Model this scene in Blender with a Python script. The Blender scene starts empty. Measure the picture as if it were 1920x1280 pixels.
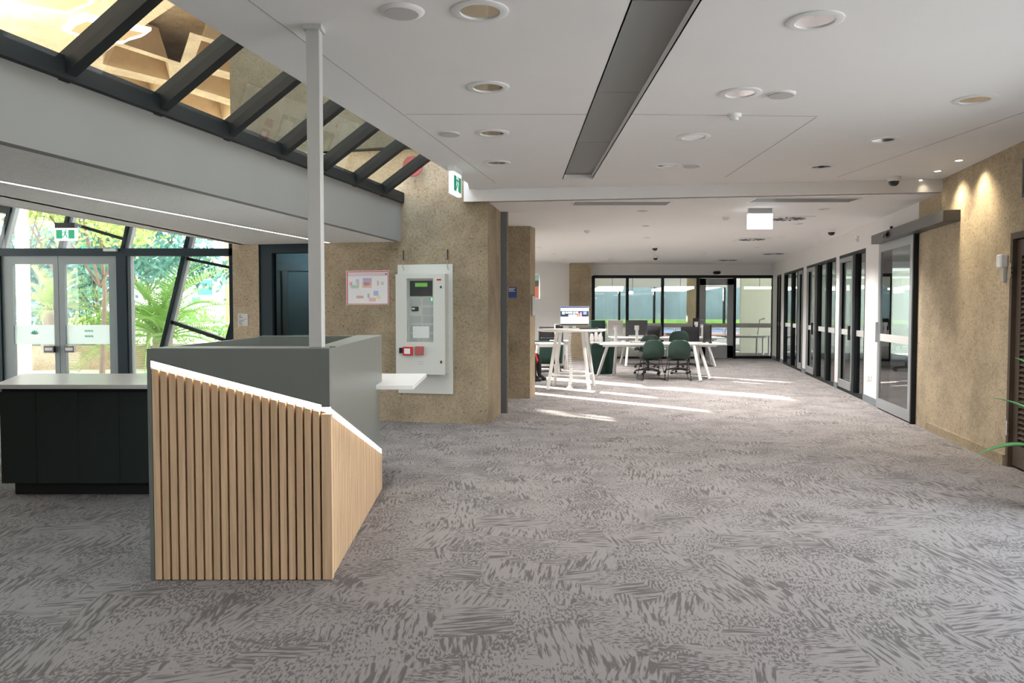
import bpy, bmesh, math, random
from mathutils import Vector, Matrix
random.seed(7)
SC = bpy.context.scene
COL = SC.collection
PI = math.pi

# ------------------------------------------------------------------ camera, sky, sun, exposure
FPX, EYE = 1470.0, 1.48
TH = math.atan(59 / 1470)
cam_d = bpy.data.cameras.new('camera'); cam = bpy.data.objects.new('camera', cam_d); COL.objects.link(cam)
cam.location = (0, 0, EYE); cam.rotation_euler = (PI / 2 - TH, 0, 0)
cam_d.sensor_width = 36; cam_d.lens = FPX / 1920 * 36; cam_d.clip_end = 300
SC.camera = cam
W = bpy.data.worlds.new('sky'); SC.world = W; W.use_nodes = True
wn = W.node_tree.nodes; wl = W.node_tree.links
bg = wn['Background']
wtc = wn.new('ShaderNodeTexCoord'); wsep = wn.new('ShaderNodeSeparateXYZ'); wr = wn.new('ShaderNodeValToRGB')
wl.new(wtc.outputs['Generated'], wsep.inputs[0]); wl.new(wsep.outputs['Z'], wr.inputs[0]); wl.new(wr.outputs[0], bg.inputs['Color'])
wr.color_ramp.elements[0].position = 0.0; wr.color_ramp.elements[0].color = (1, 1, 1, 1)
wr.color_ramp.elements[1].position = 0.8; wr.color_ramp.elements[1].color = (.72, .86, 1, 1)
bg.inputs['Strength'].default_value = 8.0
SUN_EL = math.radians(13.5)
sd = bpy.data.lights.new('sun', 'SUN'); sun = bpy.data.objects.new('sun', sd); COL.objects.link(sun)
sd.energy = 120; sd.angle = math.radians(.6); sd.color = (1, .93, .82)
sdir = Vector((math.cos(SUN_EL) * .7071, -math.cos(SUN_EL) * .7071, -math.sin(SUN_EL)))
sun.rotation_euler = sdir.to_track_quat('-Z', 'Y').to_euler(); sun.location = (-20, 30, 20)
SPOT_W, SPOT_FAR_W, WASH_W = 32, 190, 75
SC.view_settings.view_transform = 'Standard'; SC.view_settings.look = 'None'
SC.view_settings.exposure = 0.06; SC.view_settings.gamma = 1; SC.view_settings.use_curve_mapping = False
SC.cycles.use_denoising = True
SC.cycles.max_bounces = 9; SC.cycles.diffuse_bounces = 6; SC.cycles.transparent_max_bounces = 16
SC.cycles.sample_clamp_indirect = 6

# ------------------------------------------------------------------ pixel helpers (photo pixel -> world point on a real plane)
def ray(px, py):
    u = (px - 960) / FPX; v = -(py - 640) / FPX
    return Vector((u, math.cos(TH) + v * math.sin(TH), -math.sin(TH) + v * math.cos(TH)))
def Fp(px, py, z=0.0):
    d = ray(px, py); t = (z - EYE) / d.z
    return Vector((d.x * t, d.y * t, z))
def Vp(px, py, Y):
    d = ray(px, py); t = Y / d.y
    return Vector((d.x * t, Y, EYE + d.z * t))
def zat(py, Y): return Vp(960, py, Y).z
def xat(px, Y): return (px - 960) / FPX * Y / (math.cos(TH))
CE, CE2 = 3.02, 2.87       # the two ceiling heights
def fas(Y): return -2.724 + .2043 * (Y - 4.211)
def cedge(Y): return -1.728 + .2095 * (Y - 3.913)
def outer(Y): return -4.301 + .151 * (Y - 6.767)
def ledx(Y): return -3.572 + .225 * (Y - 5.51)
def rwx(Y): return 5.243 + .1962 * (Y - 10.171)
def rwY(px): return 3.2475 / ((px - 960) / FPX - .1962)
def lwy(x): return 10.123 - .22 * (x + .311)
def lwp(px):
    k = (px - 960) / FPX; Y = (10.123 - .22 * .311) / (1 + .22 * k)
    return Vector((k * Y, Y, 0))
RW_ROT = -(PI / 2 + math.atan(.1962)); LW_ROT = -math.atan(.22)

# ------------------------------------------------------------------ materials
MATS = {}
def nmat(name):
    m = bpy.data.materials.new(name); m.use_nodes = True
    return m, m.node_tree.nodes, m.node_tree.links, m.node_tree.nodes['Principled BSDF']
def mat(name, col, rough=.6, metal=0, spec=.5, bump=0, bscale=200, var=0, vscale=8, emit=None, estr=1):
    if name in MATS: return MATS[name]
    m, n, l, b = nmat(name)
    b.inputs['Base Color'].default_value = (*col, 1); b.inputs['Roughness'].default_value = rough
    b.inputs['Metallic'].default_value = metal; b.inputs['Specular IOR Level'].default_value = spec
    tc = n.new('ShaderNodeTexCoord')
    if var:
        nz = n.new('ShaderNodeTexNoise'); nz.inputs['Scale'].default_value = vscale; nz.inputs['Detail'].default_value = 4
        l.new(tc.outputs['Object'], nz.inputs['Vector'])
        mx = n.new('ShaderNodeMix'); mx.data_type = 'RGBA'
        mx.inputs['A'].default_value = (*[c * (1 - var) for c in col], 1); mx.inputs['B'].default_value = (*[min(1, c * (1 + var)) for c in col], 1)
        l.new(nz.outputs['Fac'], mx.inputs['Factor']); l.new(mx.outputs['Result'], b.inputs['Base Color'])
    if bump:
        nz = n.new('ShaderNodeTexNoise'); nz.inputs['Scale'].default_value = bscale; nz.inputs['Detail'].default_value = 3
        l.new(tc.outputs['Object'], nz.inputs['Vector'])
        bp = n.new('ShaderNodeBump'); bp.inputs['Strength'].default_value = bump; bp.inputs['Distance'].default_value = .01
        l.new(nz.outputs['Fac'], bp.inputs['Height']); l.new(bp.outputs[0], b.inputs['Normal'])
    if emit:
        b.inputs['Emission Color'].default_value = (*emit, 1); b.inputs['Emission Strength'].default_value = estr
    MATS[name] = m
    return m
def glass(name, tint=(1, 1, 1), refl=.06, rough=0.0):
    if name in MATS: return MATS[name]
    m = bpy.data.materials.new(name); m.use_nodes = True; n = m.node_tree.nodes; l = m.node_tree.links
    n.remove(n['Principled BSDF']); out = n['Material Output']
    tr = n.new('ShaderNodeBsdfTransparent'); tr.inputs[0].default_value = (*tint, 1)
    gl = n.new('ShaderNodeBsdfGlossy'); gl.inputs['Roughness'].default_value = rough
    fr = n.new('ShaderNodeFresnel'); fr.inputs[0].default_value = 1.45
    ad = n.new('ShaderNodeMath'); ad.operation = 'ADD'; ad.inputs[1].default_value = refl; ad.use_clamp = True
    l.new(fr.outputs[0], ad.inputs[0])
    ge = n.new('ShaderNodeNewGeometry'); fl = n.new('ShaderNodeMath'); fl.operation = 'SUBTRACT'; fl.inputs[0].default_value = 1; l.new(ge.outputs['Backfacing'], fl.inputs[1])
    mu = n.new('ShaderNodeMath'); mu.operation = 'MULTIPLY'; l.new(ad.outputs[0], mu.inputs[0]); l.new(fl.outputs[0], mu.inputs[1])
    mx = n.new('ShaderNodeMixShader'); l.new(mu.outputs[0], mx.inputs[0]); l.new(tr.outputs[0], mx.inputs[1]); l.new(gl.outputs[0], mx.inputs[2])
    l.new(mx.outputs[0], out.inputs[0]); MATS[name] = m
    return m
def frost(name, col, fac):
    m = bpy.data.materials.new(name); m.use_nodes = True; n = m.node_tree.nodes; l = m.node_tree.links
    n.remove(n['Principled BSDF']); out = n['Material Output']
    tr = n.new('ShaderNodeBsdfTranslucent'); tr.inputs[0].default_value = (*col, 1)
    df = n.new('ShaderNodeBsdfDiffuse'); df.inputs[0].default_value = (*col, 1)
    mx = n.new('ShaderNodeMixShader'); mx.inputs[0].default_value = fac
    l.new(df.outputs[0], mx.inputs[1]); l.new(tr.outputs[0], mx.inputs[2]); l.new(mx.outputs[0], out.inputs[0])
    return m
def ramp(n, stops):
    r = n.new('ShaderNodeValToRGB')
    while len(r.color_ramp.elements) < len(stops): r.color_ramp.elements.new(.5)
    for e, (p, c) in zip(r.color_ramp.elements, stops): e.position = p; e.color = (*c, 1)
    return r
def concrete(name, col, dark=.5, scale=1.0):
    m, n, l, b = nmat(name); tc = n.new('ShaderNodeTexCoord')
    big = n.new('ShaderNodeTexNoise'); big.inputs['Scale'].default_value = 1.9 * scale; big.inputs['Detail'].default_value = 6; big.inputs['Roughness'].default_value = .65
    l.new(tc.outputs['Object'], big.inputs['Vector'])
    r = ramp(n, [(.3, tuple(c * .74 for c in col)), (.5, col), (.72, tuple(c * 1.2 for c in col))]); l.new(big.outputs['Fac'], r.inputs[0])
    fine = n.new('ShaderNodeTexNoise'); fine.inputs['Scale'].default_value = 38 * scale; fine.inputs['Detail'].default_value = 5; fine.inputs['Roughness'].default_value = .7
    l.new(tc.outputs['Object'], fine.inputs['Vector'])
    rf = ramp(n, [(.3, (.62, .6, .57)), (.5, (1, 1, 1)), (.7, (1.18, 1.16, 1.12))]); l.new(fine.outputs['Fac'], rf.inputs[0])
    mx = n.new('ShaderNodeMix'); mx.data_type = 'RGBA'; mx.blend_type = 'MULTIPLY'; mx.inputs['Factor'].default_value = 1
    l.new(r.outputs[0], mx.inputs['A']); l.new(rf.outputs[0], mx.inputs['B'])
    # pits: sparse dark specks
    vo = n.new('ShaderNodeTexVoronoi'); vo.inputs['Scale'].default_value = 15 * scale
    l.new(tc.outputs['Object'], vo.inputs['Vector'])
    sel = n.new('ShaderNodeSeparateColor'); l.new(vo.outputs['Color'], sel.inputs[0])
    rad = n.new('ShaderNodeMapRange'); rad.inputs[1].default_value = .72; rad.inputs[2].default_value = 1; rad.inputs[3].default_value = 0; rad.inputs[4].default_value = .2
    l.new(sel.outputs[0], rad.inputs[0])
    lt = n.new('ShaderNodeMath'); lt.operation = 'LESS_THAN'; l.new(vo.outputs['Distance'], lt.inputs[0]); l.new(rad.outputs[0], lt.inputs[1])
    mx2 = n.new('ShaderNodeMix'); mx2.data_type = 'RGBA'; mx2.blend_type = 'MULTIPLY'; mx2.inputs['B'].default_value = (dark, dark * .93, dark * .85, 1)
    l.new(lt.outputs[0], mx2.inputs['Factor']); l.new(mx.outputs['Result'], mx2.inputs['A'])
    l.new(mx2.outputs['Result'], b.inputs['Base Color']); b.inputs['Roughness'].default_value = .9; b.inputs['Specular IOR Level'].default_value = .2
    hb = n.new('ShaderNodeMath'); hb.operation = 'SUBTRACT'; l.new(fine.outputs['Fac'], hb.inputs[0]); l.new(lt.outputs[0], hb.inputs[1])
    bp = n.new('ShaderNodeBump'); bp.inputs['Strength'].default_value = .55; bp.inputs['Distance'].default_value = .008
    l.new(hb.outputs[0], bp.inputs['Height']); l.new(bp.outputs[0], b.inputs['Normal']); MATS[name] = m
    return m
def carpet():
    m, n, l, b = nmat('carpet'); tc = n.new('ShaderNodeTexCoord')
    def streaks(scale_cell, lx, ly, seed):
        mp = n.new('ShaderNodeMapping'); mp.inputs['Location'].default_value = (seed * 3.1, seed * 1.7, 0); mp.inputs['Rotation'].default_value = (0, 0, -.2)
        l.new(tc.outputs['Object'], mp.inputs[0])
        nd = n.new('ShaderNodeTexNoise'); nd.inputs['Scale'].default_value = 3.2; nd.inputs['Detail'].default_value = 2
        l.new(mp.outputs[0], nd.inputs['Vector'])
        sc = n.new('ShaderNodeVectorMath'); sc.operation = 'SCALE'; sc.inputs['Scale'].default_value = .35; l.new(nd.outputs['Color'], sc.inputs[0])
        ad = n.new('ShaderNodeVectorMath'); l.new(mp.outputs[0], ad.inputs[0]); l.new(sc.outputs[0], ad.inputs[1])
        vo = n.new('ShaderNodeTexVoronoi'); vo.inputs['Scale'].default_value = scale_cell; l.new(ad.outputs[0], vo.inputs['Vector'])
        se = n.new('ShaderNodeSeparateColor'); l.new(vo.outputs['Color'], se.inputs[0])
        # cell angle: mostly 0 or 90 degrees with a little wander
        gt = n.new('ShaderNodeMath'); gt.operation = 'GREATER_THAN'; gt.inputs[1].default_value = .74; l.new(se.outputs[0], gt.inputs[0])
        q = n.new('ShaderNodeMath'); q.operation = 'MULTIPLY'; q.inputs[1].default_value = 1.45; l.new(gt.outputs[0], q.inputs[0])
        w = n.new('ShaderNodeMath'); w.operation = 'MULTIPLY_ADD'; w.inputs[1].default_value = .5; l.new(se.outputs[1], w.inputs[0]); l.new(q.outputs[0], w.inputs[2])
        vr = n.new('ShaderNodeVectorRotate'); vr.rotation_type = 'Z_AXIS'; l.new(mp.outputs[0], vr.inputs['Vector']); l.new(w.outputs[0], vr.inputs['Angle'])
        m2 = n.new('ShaderNodeMapping'); m2.inputs['Scale'].default_value = (lx, ly, 1); l.new(vr.outputs[0], m2.inputs[0])
        nz = n.new('ShaderNodeTexNoise'); nz.inputs['Scale'].default_value = 1; nz.inputs['Detail'].default_value = 2.5; nz.inputs['Roughness'].default_value = .6
        l.new(m2.outputs[0], nz.inputs['Vector'])
        return nz.outputs['Fac'], se.outputs[2]
    a, ca = streaks(2.4, 50, 5, 0)
    c, cc = streaks(4.6, 78, 26, 2)
    mixv = n.new('ShaderNodeMix'); mixv.data_type = 'FLOAT'; sel = n.new('ShaderNodeMath'); sel.operation = 'GREATER_THAN'; sel.inputs[1].default_value = .5
    l.new(cc, sel.inputs[0]); l.new(sel.outputs[0], mixv.inputs['Factor']); l.new(a, mixv.inputs['A']); l.new(c, mixv.inputs['B'])
    bign = n.new('ShaderNodeTexNoise'); bign.inputs['Scale'].default_value = 2.4; bign.inputs['Detail'].default_value = 3; l.new(tc.outputs['Object'], bign.inputs['Vector'])
    off = n.new('ShaderNodeMath'); off.operation = 'MULTIPLY_ADD'; off.inputs[1].default_value = .35; l.new(bign.outputs['Fac'], off.inputs[0]); l.new(mixv.outputs['Result'], off.inputs[2])
    r = ramp(n, [(.60, (.135, .124, .123)), (.69, (.27, .251, .249))]); l.new(off.outputs[0], r.inputs[0])
    pile = n.new('ShaderNodeTexNoise'); pile.inputs['Scale'].default_value = 260; pile.inputs['Detail'].default_value = 2; l.new(tc.outputs['Object'], pile.inputs['Vector'])
    rp = ramp(n, [(.25, (.8, .8, .8)), (.75, (1.15, 1.15, 1.15))]); l.new(pile.outputs['Fac'], rp.inputs[0])
    mx = n.new('ShaderNodeMix'); mx.data_type = 'RGBA'; mx.blend_type = 'MULTIPLY'; mx.inputs['Factor'].default_value = 1
    l.new(r.outputs[0], mx.inputs['A']); l.new(rp.outputs[0], mx.inputs['B']); l.new(mx.outputs['Result'], b.inputs['Base Color'])
    b.inputs['Roughness'].default_value = .95; b.inputs['Specular IOR Level'].default_value = .1
    bp = n.new('ShaderNodeBump'); bp.inputs['Strength'].default_value = .5; bp.inputs['Distance'].default_value = .004
    l.new(pile.outputs['Fac'], bp.inputs['Height']); l.new(bp.outputs[0], b.inputs['Normal']); MATS['carpet'] = m
    return m
def timber(name, col):
    m, n, l, b = nmat(name); tc = n.new('ShaderNodeTexCoord'); oi = n.new('ShaderNodeObjectInfo')
    mp = n.new('ShaderNodeMapping'); mp.inputs['Scale'].default_value = (70, 70, 2.2); l.new(tc.outputs['Object'], mp.inputs[0])
    nz = n.new('ShaderNodeTexNoise'); nz.noise_dimensions = '4D'; nz.inputs['Scale'].default_value = 1; nz.inputs['Detail'].default_value = 4
    mu = n.new('ShaderNodeMath'); mu.operation = 'MULTIPLY'; mu.inputs[1].default_value = 50; l.new(oi.outputs['Random'], mu.inputs[0])
    l.new(mp.outputs[0], nz.inputs['Vector']); l.new(mu.outputs[0], nz.inputs['W'])
    r = ramp(n, [(.3, tuple(c * .78 for c in col)), (.5, col), (.7, tuple(min(1, c * 1.14) for c in col))]); l.new(nz.outputs['Fac'], r.inputs[0])
    v = n.new('ShaderNodeMapRange'); v.inputs[3].default_value = .9; v.inputs[4].default_value = 1.08; l.new(oi.outputs['Random'], v.inputs[0])
    mx = n.new('ShaderNodeVectorMath'); mx.operation = 'SCALE'; l.new(r.outputs[0], mx.inputs[0]); l.new(v.outputs[0], mx.inputs['Scale'])
    l.new(mx.outputs[0], b.inputs['Base Color']); b.inputs['Roughness'].default_value = .5; b.inputs['Specular IOR Level'].default_value = .3
    MATS[name] = m
    return m
M_CONC = concrete('tan_concrete', (.335, .272, .19))
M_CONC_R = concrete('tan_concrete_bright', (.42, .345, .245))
M_CONC_G = concrete('shaded_concrete', (.095, .09, .07))  # same concrete darkened; the tower wall's shade is put into the colour
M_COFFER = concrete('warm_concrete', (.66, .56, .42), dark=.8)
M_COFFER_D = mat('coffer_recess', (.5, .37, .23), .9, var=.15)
M_CARPET = carpet()
M_TIMBER = timber('oak', (.72, .5, .315))
M_CEIL = mat('ceiling_paint', (.88, .865, .86), .9, spec=.2, var=.02, vscale=2)
M_WHITE = mat('white_paint', (.8, .79, .79), .75, spec=.3, var=.015, vscale=3)
M_SOFFIT = mat('rough_soffit', (.92, .93, .92), .95, spec=.1, bump=.8, bscale=90, var=.12, vscale=30)
M_FASCIA = mat('fascia_paint', (.28, .278, .275), .85, spec=.25, var=.02, vscale=2)
M_BLACK = mat('black_frame', (.008, .011, .013), .5, spec=.3)
M_TEAL = mat('dark_teal_frame', (.009, .02, .028), .6, spec=.25)
M_BROWNBK = mat('brown_backing', (.05, .026, .016), .8)
M_ALU = mat('anodised_aluminium', (.42, .44, .46), .38, metal=.55)
M_ALUD = mat('grey_aluminium', (.2, .235, .26), .5)
M_DOORF = mat('grey_door_frame', (.17, .2, .21), .55, spec=.3)
M_OPER = mat('operator_grey', (.1, .098, .098), .4, metal=.4)
M_GREY = mat('green_grey_laminate', (.165, .177, .162), .3, spec=.55, var=.02, vscale=4)
M_GREYL = mat('green_grey_top', (.3, .315, .29), .42, spec=.4)
M_CAB = mat('dark_green_laminate', (.026, .036, .034), .6, spec=.35)
M_PLINTH = mat('plinth', (.015, .02, .02), .6)
M_STONE = mat('white_worktop', (.86, .86, .86), .25)
M_POST = mat('white_powder_coat', (.56, .56, .55), .4)
M_PLAS = mat('white_plastic', (.82, .82, .82), .4)
M_PLASG = mat('grey_plastic', (.45, .45, .45), .5)
M_CHROME = mat('chrome', (.92, .92, .94), .08, metal=1)
M_BPLAS = mat('black_plastic', (.015, .015, .017), .35)
M_DGREY = mat('dark_grey_plastic', (.05, .05, .055), .45)
M_SLOT = mat('slot_grey', (.23, .23, .225), .6)
M_GRILLE = mat('grille_grey', (.3, .3, .3), .5)
M_SHELL = mat('green_shell', (.017, .047, .034), .42)
M_LOCK = mat('dark_green_felt', (.008, .035, .027), .85)
M_PANEL = mat('cream_metal', (.6, .61, .57), .4)
M_RED = mat('red_plastic', (.55, .03, .03), .35)
M_GLASS = glass('clear_glass', (.97, .985, .98), .0)
M_GLASSB = glass('bronze_glass', (.84, .82, .76), .03)
M_GLASSD = glass('partition_glass', (.62, .66, .68), .16)
M_GLASSK = glass('dark_door_glass', (.5, .6, .64), .0)
M_FROST = frost('frosted_film', (.8, .87, .86), .5)
M_LED = mat('led_strip', (1, 1, 1), emit=(1, .93, .8), estr=9)
M_LEDW = mat('led_line', (1, 1, 1), emit=(1, .95, .92), estr=5)
M_LAMP = mat('lamp_glow', (1, 1, 1), emit=(1, .96, .9), estr=3.2)
M_LAMPW = mat('spot_glow', (1, 1, 1), emit=(1, .93, .8), estr=14)
M_PEND = mat('pendant_glow', (1, 1, 1), emit=(.98, 1, .85), estr=3.0)
M_SIGNW = mat('sign_white_lit', (1, 1, 1), emit=(.9, .97, 1), estr=.85)
M_SIGNG = mat('sign_green_lit', (.01, .3, .16), emit=(.01, .38, .2), estr=.3)
M_SIGNB = mat('blank_sign_lit', (1, 1, 1), emit=(.88, .96, 1), estr=2.6)

# ------------------------------------------------------------------ mesh helpers
class MB:
    def __init__(s): s.v = []; s.f = []
    def add(s, vs, fs):
        o = len(s.v); s.v += [tuple(v) for v in vs]; s.f += [tuple(i + o for i in f) for f in fs]; return s
    def box(s, x0, x1, y0, y1, z0, z1):
        return s.add([(x0, y0, z0), (x1, y0, z0), (x1, y1, z0), (x0, y1, z0), (x0, y0, z1), (x1, y0, z1), (x1, y1, z1), (x0, y1, z1)],
                     [(0, 3, 2, 1), (4, 5, 6, 7), (0, 1, 5, 4), (1, 2, 6, 5), (2, 3, 7, 6), (3, 0, 4, 7)])
    def ext(s, pts, vec):
        n = len(pts); vec = Vector(vec); a = [Vector(p) for p in pts]; b = [p + vec for p in a]
        return s.add(a + b, [tuple(range(n))[::-1], tuple(range(n, 2 * n))] + [(i, (i + 1) % n, n + (i + 1) % n, n + i) for i in range(n)])
    def prism(s, xy, z0, z1): return s.ext([(x, y, z0) for x, y in xy], (0, 0, z1 - z0))
    def bar(s, p, q, w, d, up=(0, 0, 1)):
        p, q = Vector(p), Vector(q); a = (q - p).normalized(); u = Vector(up)
        if abs(a.dot(u)) > .98: u = Vector((0, 1, 0))
        r = a.cross(u).normalized(); u = r.cross(a).normalized()
        c = [p + r * (i * w / 2) + u * (j * d / 2) for i, j in ((-1, -1), (1, -1), (1, 1), (-1, 1))]
        return s.ext(c, q - p)
    def tube(s, pts, r, n=8):
        pts = [Vector(p) for p in pts]; rs = r if isinstance(r, (list, tuple)) else [r] * len(pts)
        vs = []; ref = Vector((0, 0, 1))
        for i, p in enumerate(pts):
            a = (pts[min(i + 1, len(pts) - 1)] - pts[max(i - 1, 0)]).normalized()
            u = ref if abs(a.dot(ref)) < .95 else Vector((1, 0, 0))
            e = a.cross(u).normalized(); g = e.cross(a)
            vs += [p + (e * math.cos(t * 2 * PI / n) + g * math.sin(t * 2 * PI / n)) * rs[i] for t in range(n)]
        fs = [(i * n + j, i * n + (j + 1) % n, (i + 1) * n + (j + 1) % n, (i + 1) * n + j) for i in range(len(pts) - 1) for j in range(n)]
        fs += [tuple(range(n))[::-1], tuple(range((len(pts) - 1) * n, len(pts) * n))]
        return s.add(vs, fs)
    def lathe(s, prof, n=24, c=(0, 0, 0), sx=1, sy=1):
        vs = [(c[0] + r * sx * math.cos(t * 2 * PI / n), c[1] + r * sy * math.sin(t * 2 * PI / n), c[2] + z) for r, z in prof for t in range(n)]
        fs = [(i * n + j, i * n + (j + 1) % n, (i + 1) * n + (j + 1) % n, (i + 1) * n + j) for i in range(len(prof) - 1) for j in range(n)]
        if prof[0][0] > 1e-5: fs.append(tuple(range(n))[::-1])
        if prof[-1][0] > 1e-5: fs.append(tuple(range((len(prof) - 1) * n, len(prof) * n)))
        return s.add(vs, fs)
    def ring(s, prof, n=24, c=(0, 0, 0)):      # closed profile revolved
        m = len(prof)
        vs = [(c[0] + r * math.cos(t * 2 * PI / n), c[1] + r * math.sin(t * 2 * PI / n), c[2] + z) for r, z in prof for t in range(n)]
        fs = [(i * n + j, i * n + (j + 1) % n, ((i + 1) % m) * n + (j + 1) % n, ((i + 1) % m) * n + j) for i in range(m) for j in range(n)]
        return s.add(vs, fs)
    def grid(s, P):
        h, w = len(P), len(P[0])
        return s.add([p for row in P for p in row], [(i * w + j, i * w + j + 1, (i + 1) * w + j + 1, (i + 1) * w + j) for i in range(h - 1) for j in range(w - 1)])
    def build(s, name, m, parent=None, loc=(0, 0, 0), rotz=0, bevel=0, smooth=False, solid=0, fix=True, **tags):
        me = bpy.data.meshes.new(name); bm = bmesh.new()
        vs = [bm.verts.new(v) for v in s.v]
        for f in s.f:
            try: bm.faces.new([vs[i] for i in f])
            except ValueError: pass
        bmesh.ops.remove_doubles(bm, verts=bm.verts, dist=1e-5)
        if fix: bmesh.ops.recalc_face_normals(bm, faces=bm.faces)
        if bevel: bmesh.ops.bevel(bm, geom=list(bm.edges), offset=bevel, segments=1, affect='EDGES', clamp_overlap=True)
        bm.to_mesh(me); bm.free()
        me.materials.append(m)
        if smooth:
            for p in me.polygons: p.use_smooth = True
            me.set_sharp_from_angle(angle=math.radians(40))
        o = bpy.data.objects.new(name, me); COL.objects.link(o)
        if solid:
            md = o.modifiers.new('t', 'SOLIDIFY'); md.thickness = solid; md.offset = 0
        o.location = loc; o.rotation_euler = (0, 0, rotz)
        if parent: o.parent = parent
        for k, v in tags.items(): o[k] = v
        return o
def B(*a): return MB().box(*a)
def thing(name, label, cat, loc=(0, 0, 0), rotz=0, group=None):
    o = bpy.data.objects.new(name, None); COL.objects.link(o); o.location = loc; o.rotation_euler = (0, 0, rotz)
    o['label'] = label; o['category'] = cat
    if group: o['group'] = group
    return o
def sroot(name, loc=(0, 0, 0), rotz=0):
    o = bpy.data.objects.new(name, None); COL.objects.link(o); o.location = loc; o.rotation_euler = (0, 0, rotz); o['kind'] = 'structure'
    return o
def dup(root, loc, rotz, label, group=None):
    r = root.copy(); COL.objects.link(r); r.location = loc; r.rotation_euler = (0, 0, rotz); r['label'] = label
    if group: r['group'] = group
    for ch in list(root.children):
        c = ch.copy(); COL.objects.link(c); c.parent = r
        for g in ch.children:
            d = g.copy(); COL.objects.link(d); d.parent = c
    return r
S = dict(kind='structure')

# ================================================================== STRUCTURE
MB().prism([(-8.3, -6.3), (rwx(-6.3) + 4.5, -6.3), (rwx(34) + 4.5, 34), (1.5, 34), (1.5, 25), (-2.6, 25), (-2.6, 11.0), (-8.3, 11.0)], -.02, 0).build('floor', M_CARPET, **S)
M_PAVE = mat('pale_paving', (.72, .68, .6), .85, var=.1, vscale=1.5)
B(-70, 60, 11.05, 90, -.3, -.05).build('ground', M_PAVE, **S)
B(-70, -8.35, -30, 11.05, -.3, -.05).build('ground', M_PAVE, **S)
B(-8.3, 60, -40, -6.35, -.3, -.05).build('ground', M_PAVE, **S)

# main ceiling in four pieces round the long slot
def stepY(x): return 10.12 - .147 * (x + .55)
x_sl, x_sr = .60, .935; yl0, yl1 = -1.0, 9.3
from mathutils.geometry import delaunay_2d_cdt
NEAR = [((900, 20), 'large downlight at the top edge, left of the dark ceiling slot'), ((915, 163), 'second downlight in the row left of the ceiling slot'), ((923, 249), 'third downlight in the row left of the ceiling slot'),
        ((931, 305), 'fourth and farthest downlight left of the ceiling slot'), ((1528, 38), 'large downlight at the top, right of the ceiling slot'), ((1388, 174), 'downlight beside the round ceiling speaker right of the slot'),
        ((1300, 256), 'small-looking downlight just past the smoke detector'), ((1250, 310), 'farthest downlight of the row right of the slot'), ((1828, 186), 'downlight nearest the right concrete wall'),
        ((1655, 262), 'middle downlight of the right-hand row, above the wall spots'), ((1540, 312), 'farthest downlight of the right-hand row by the dome camera')]
NEARP = [(Fp(p[0], p[1], CE), l) for p, l in NEAR] + [(Vector((-.6, 1.0, CE)), 'unseen downlight above and left of the viewpoint'), (Vector((2.2, 1.0, CE)), 'unseen downlight above and right of the viewpoint'), (Vector((-.6, -2.2, CE)), 'unseen downlight behind the viewpoint, left row'), (Vector((1.8, -2.2, CE)), 'unseen downlight behind the viewpoint, right row')]
FAR = [((1205, 395), 'first small downlight past the ceiling step, straight ahead'), ((1211, 423), 'second small downlight of the middle far row'), ((1214, 445), 'third small downlight of the middle far row'), ((1224, 473), 'tiny downlight between the two dome cameras'), ((1545, 391), 'small downlight right of the blank lit sign'),
       ((1497, 419), 'small downlight beyond the right square diffuser'), ((1465, 444), 'small downlight in front of the third diffuser'), ((1420, 463), 'tiny downlight over the far glazed door'), ((1011, 463), 'small downlight just right of the second concrete column'), ((1040, 475), 'second tiny downlight past the second column'), ((1058, 485), 'third tiny downlight near the far white wall'), ((1400, 482), 'tiny downlight nearest the far glazed wall')]
FARP = [(Fp(p[0], p[1], CE2), l) for p, l in FAR]
RN, RF = .149, .075
def inside(p, poly):
    r_ = False; n_ = len(poly)
    for k in range(n_):
        (x1_, y1_), (x2_, y2_) = poly[k], poly[(k + 1) % n_]
        if (y1_ > p[1]) != (y2_ > p[1]) and p[0] < (x2_ - x1_) * (p[1] - y1_) / (y2_ - y1_) + x1_: r_ = not r_
    return r_
def ceiling_sheet(name, outer_, boxes, circles, z):
    vs, es = [], []
    def loop(pts):
        o_ = len(vs); vs.extend(Vector(p) for p in pts); es.extend((o_ + k, o_ + (k + 1) % len(pts)) for k in range(len(pts)))
    loop(outer_)
    for b_ in boxes: loop(b_)
    for (cx, cy, r_) in circles: loop([(cx + r_ * math.cos(k * PI / 12), cy + r_ * math.sin(k * PI / 12)) for k in range(24)])
    ov, oe, of, *_ = delaunay_2d_cdt(vs, es, [], 0, 1e-6)
    mb = MB(); fs = []
    for f_ in of:
        c = sum((ov[k] for k in f_), Vector((0, 0))) / len(f_)
        if not inside(c, outer_) or any(inside(c, b_) for b_ in boxes) or any((c.x - q[0]) ** 2 + (c.y - q[1]) ** 2 < (q[2] * .985) ** 2 for q in circles): continue
        fs.append(tuple(f_)[::-1])
    mb.add([(v.x, v.y, z) for v in ov], fs)
    return mb.build(name, M_CEIL, fix=False, **S)
ceil1 = ceiling_sheet('ceiling', [(cedge(-6), -6), (rwx(-6) + .1, -6), (rwx(9.3) + .1, stepY(5.1)), (-.55, stepY(-.55)), (cedge(9.6), 9.6)], [[(x_sl, yl0), (x_sr, yl0), (x_sr, yl1), (x_sl, yl1)]], [(q.x, q.y, RN * .69) for q, l in NEARP], CE)
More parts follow.
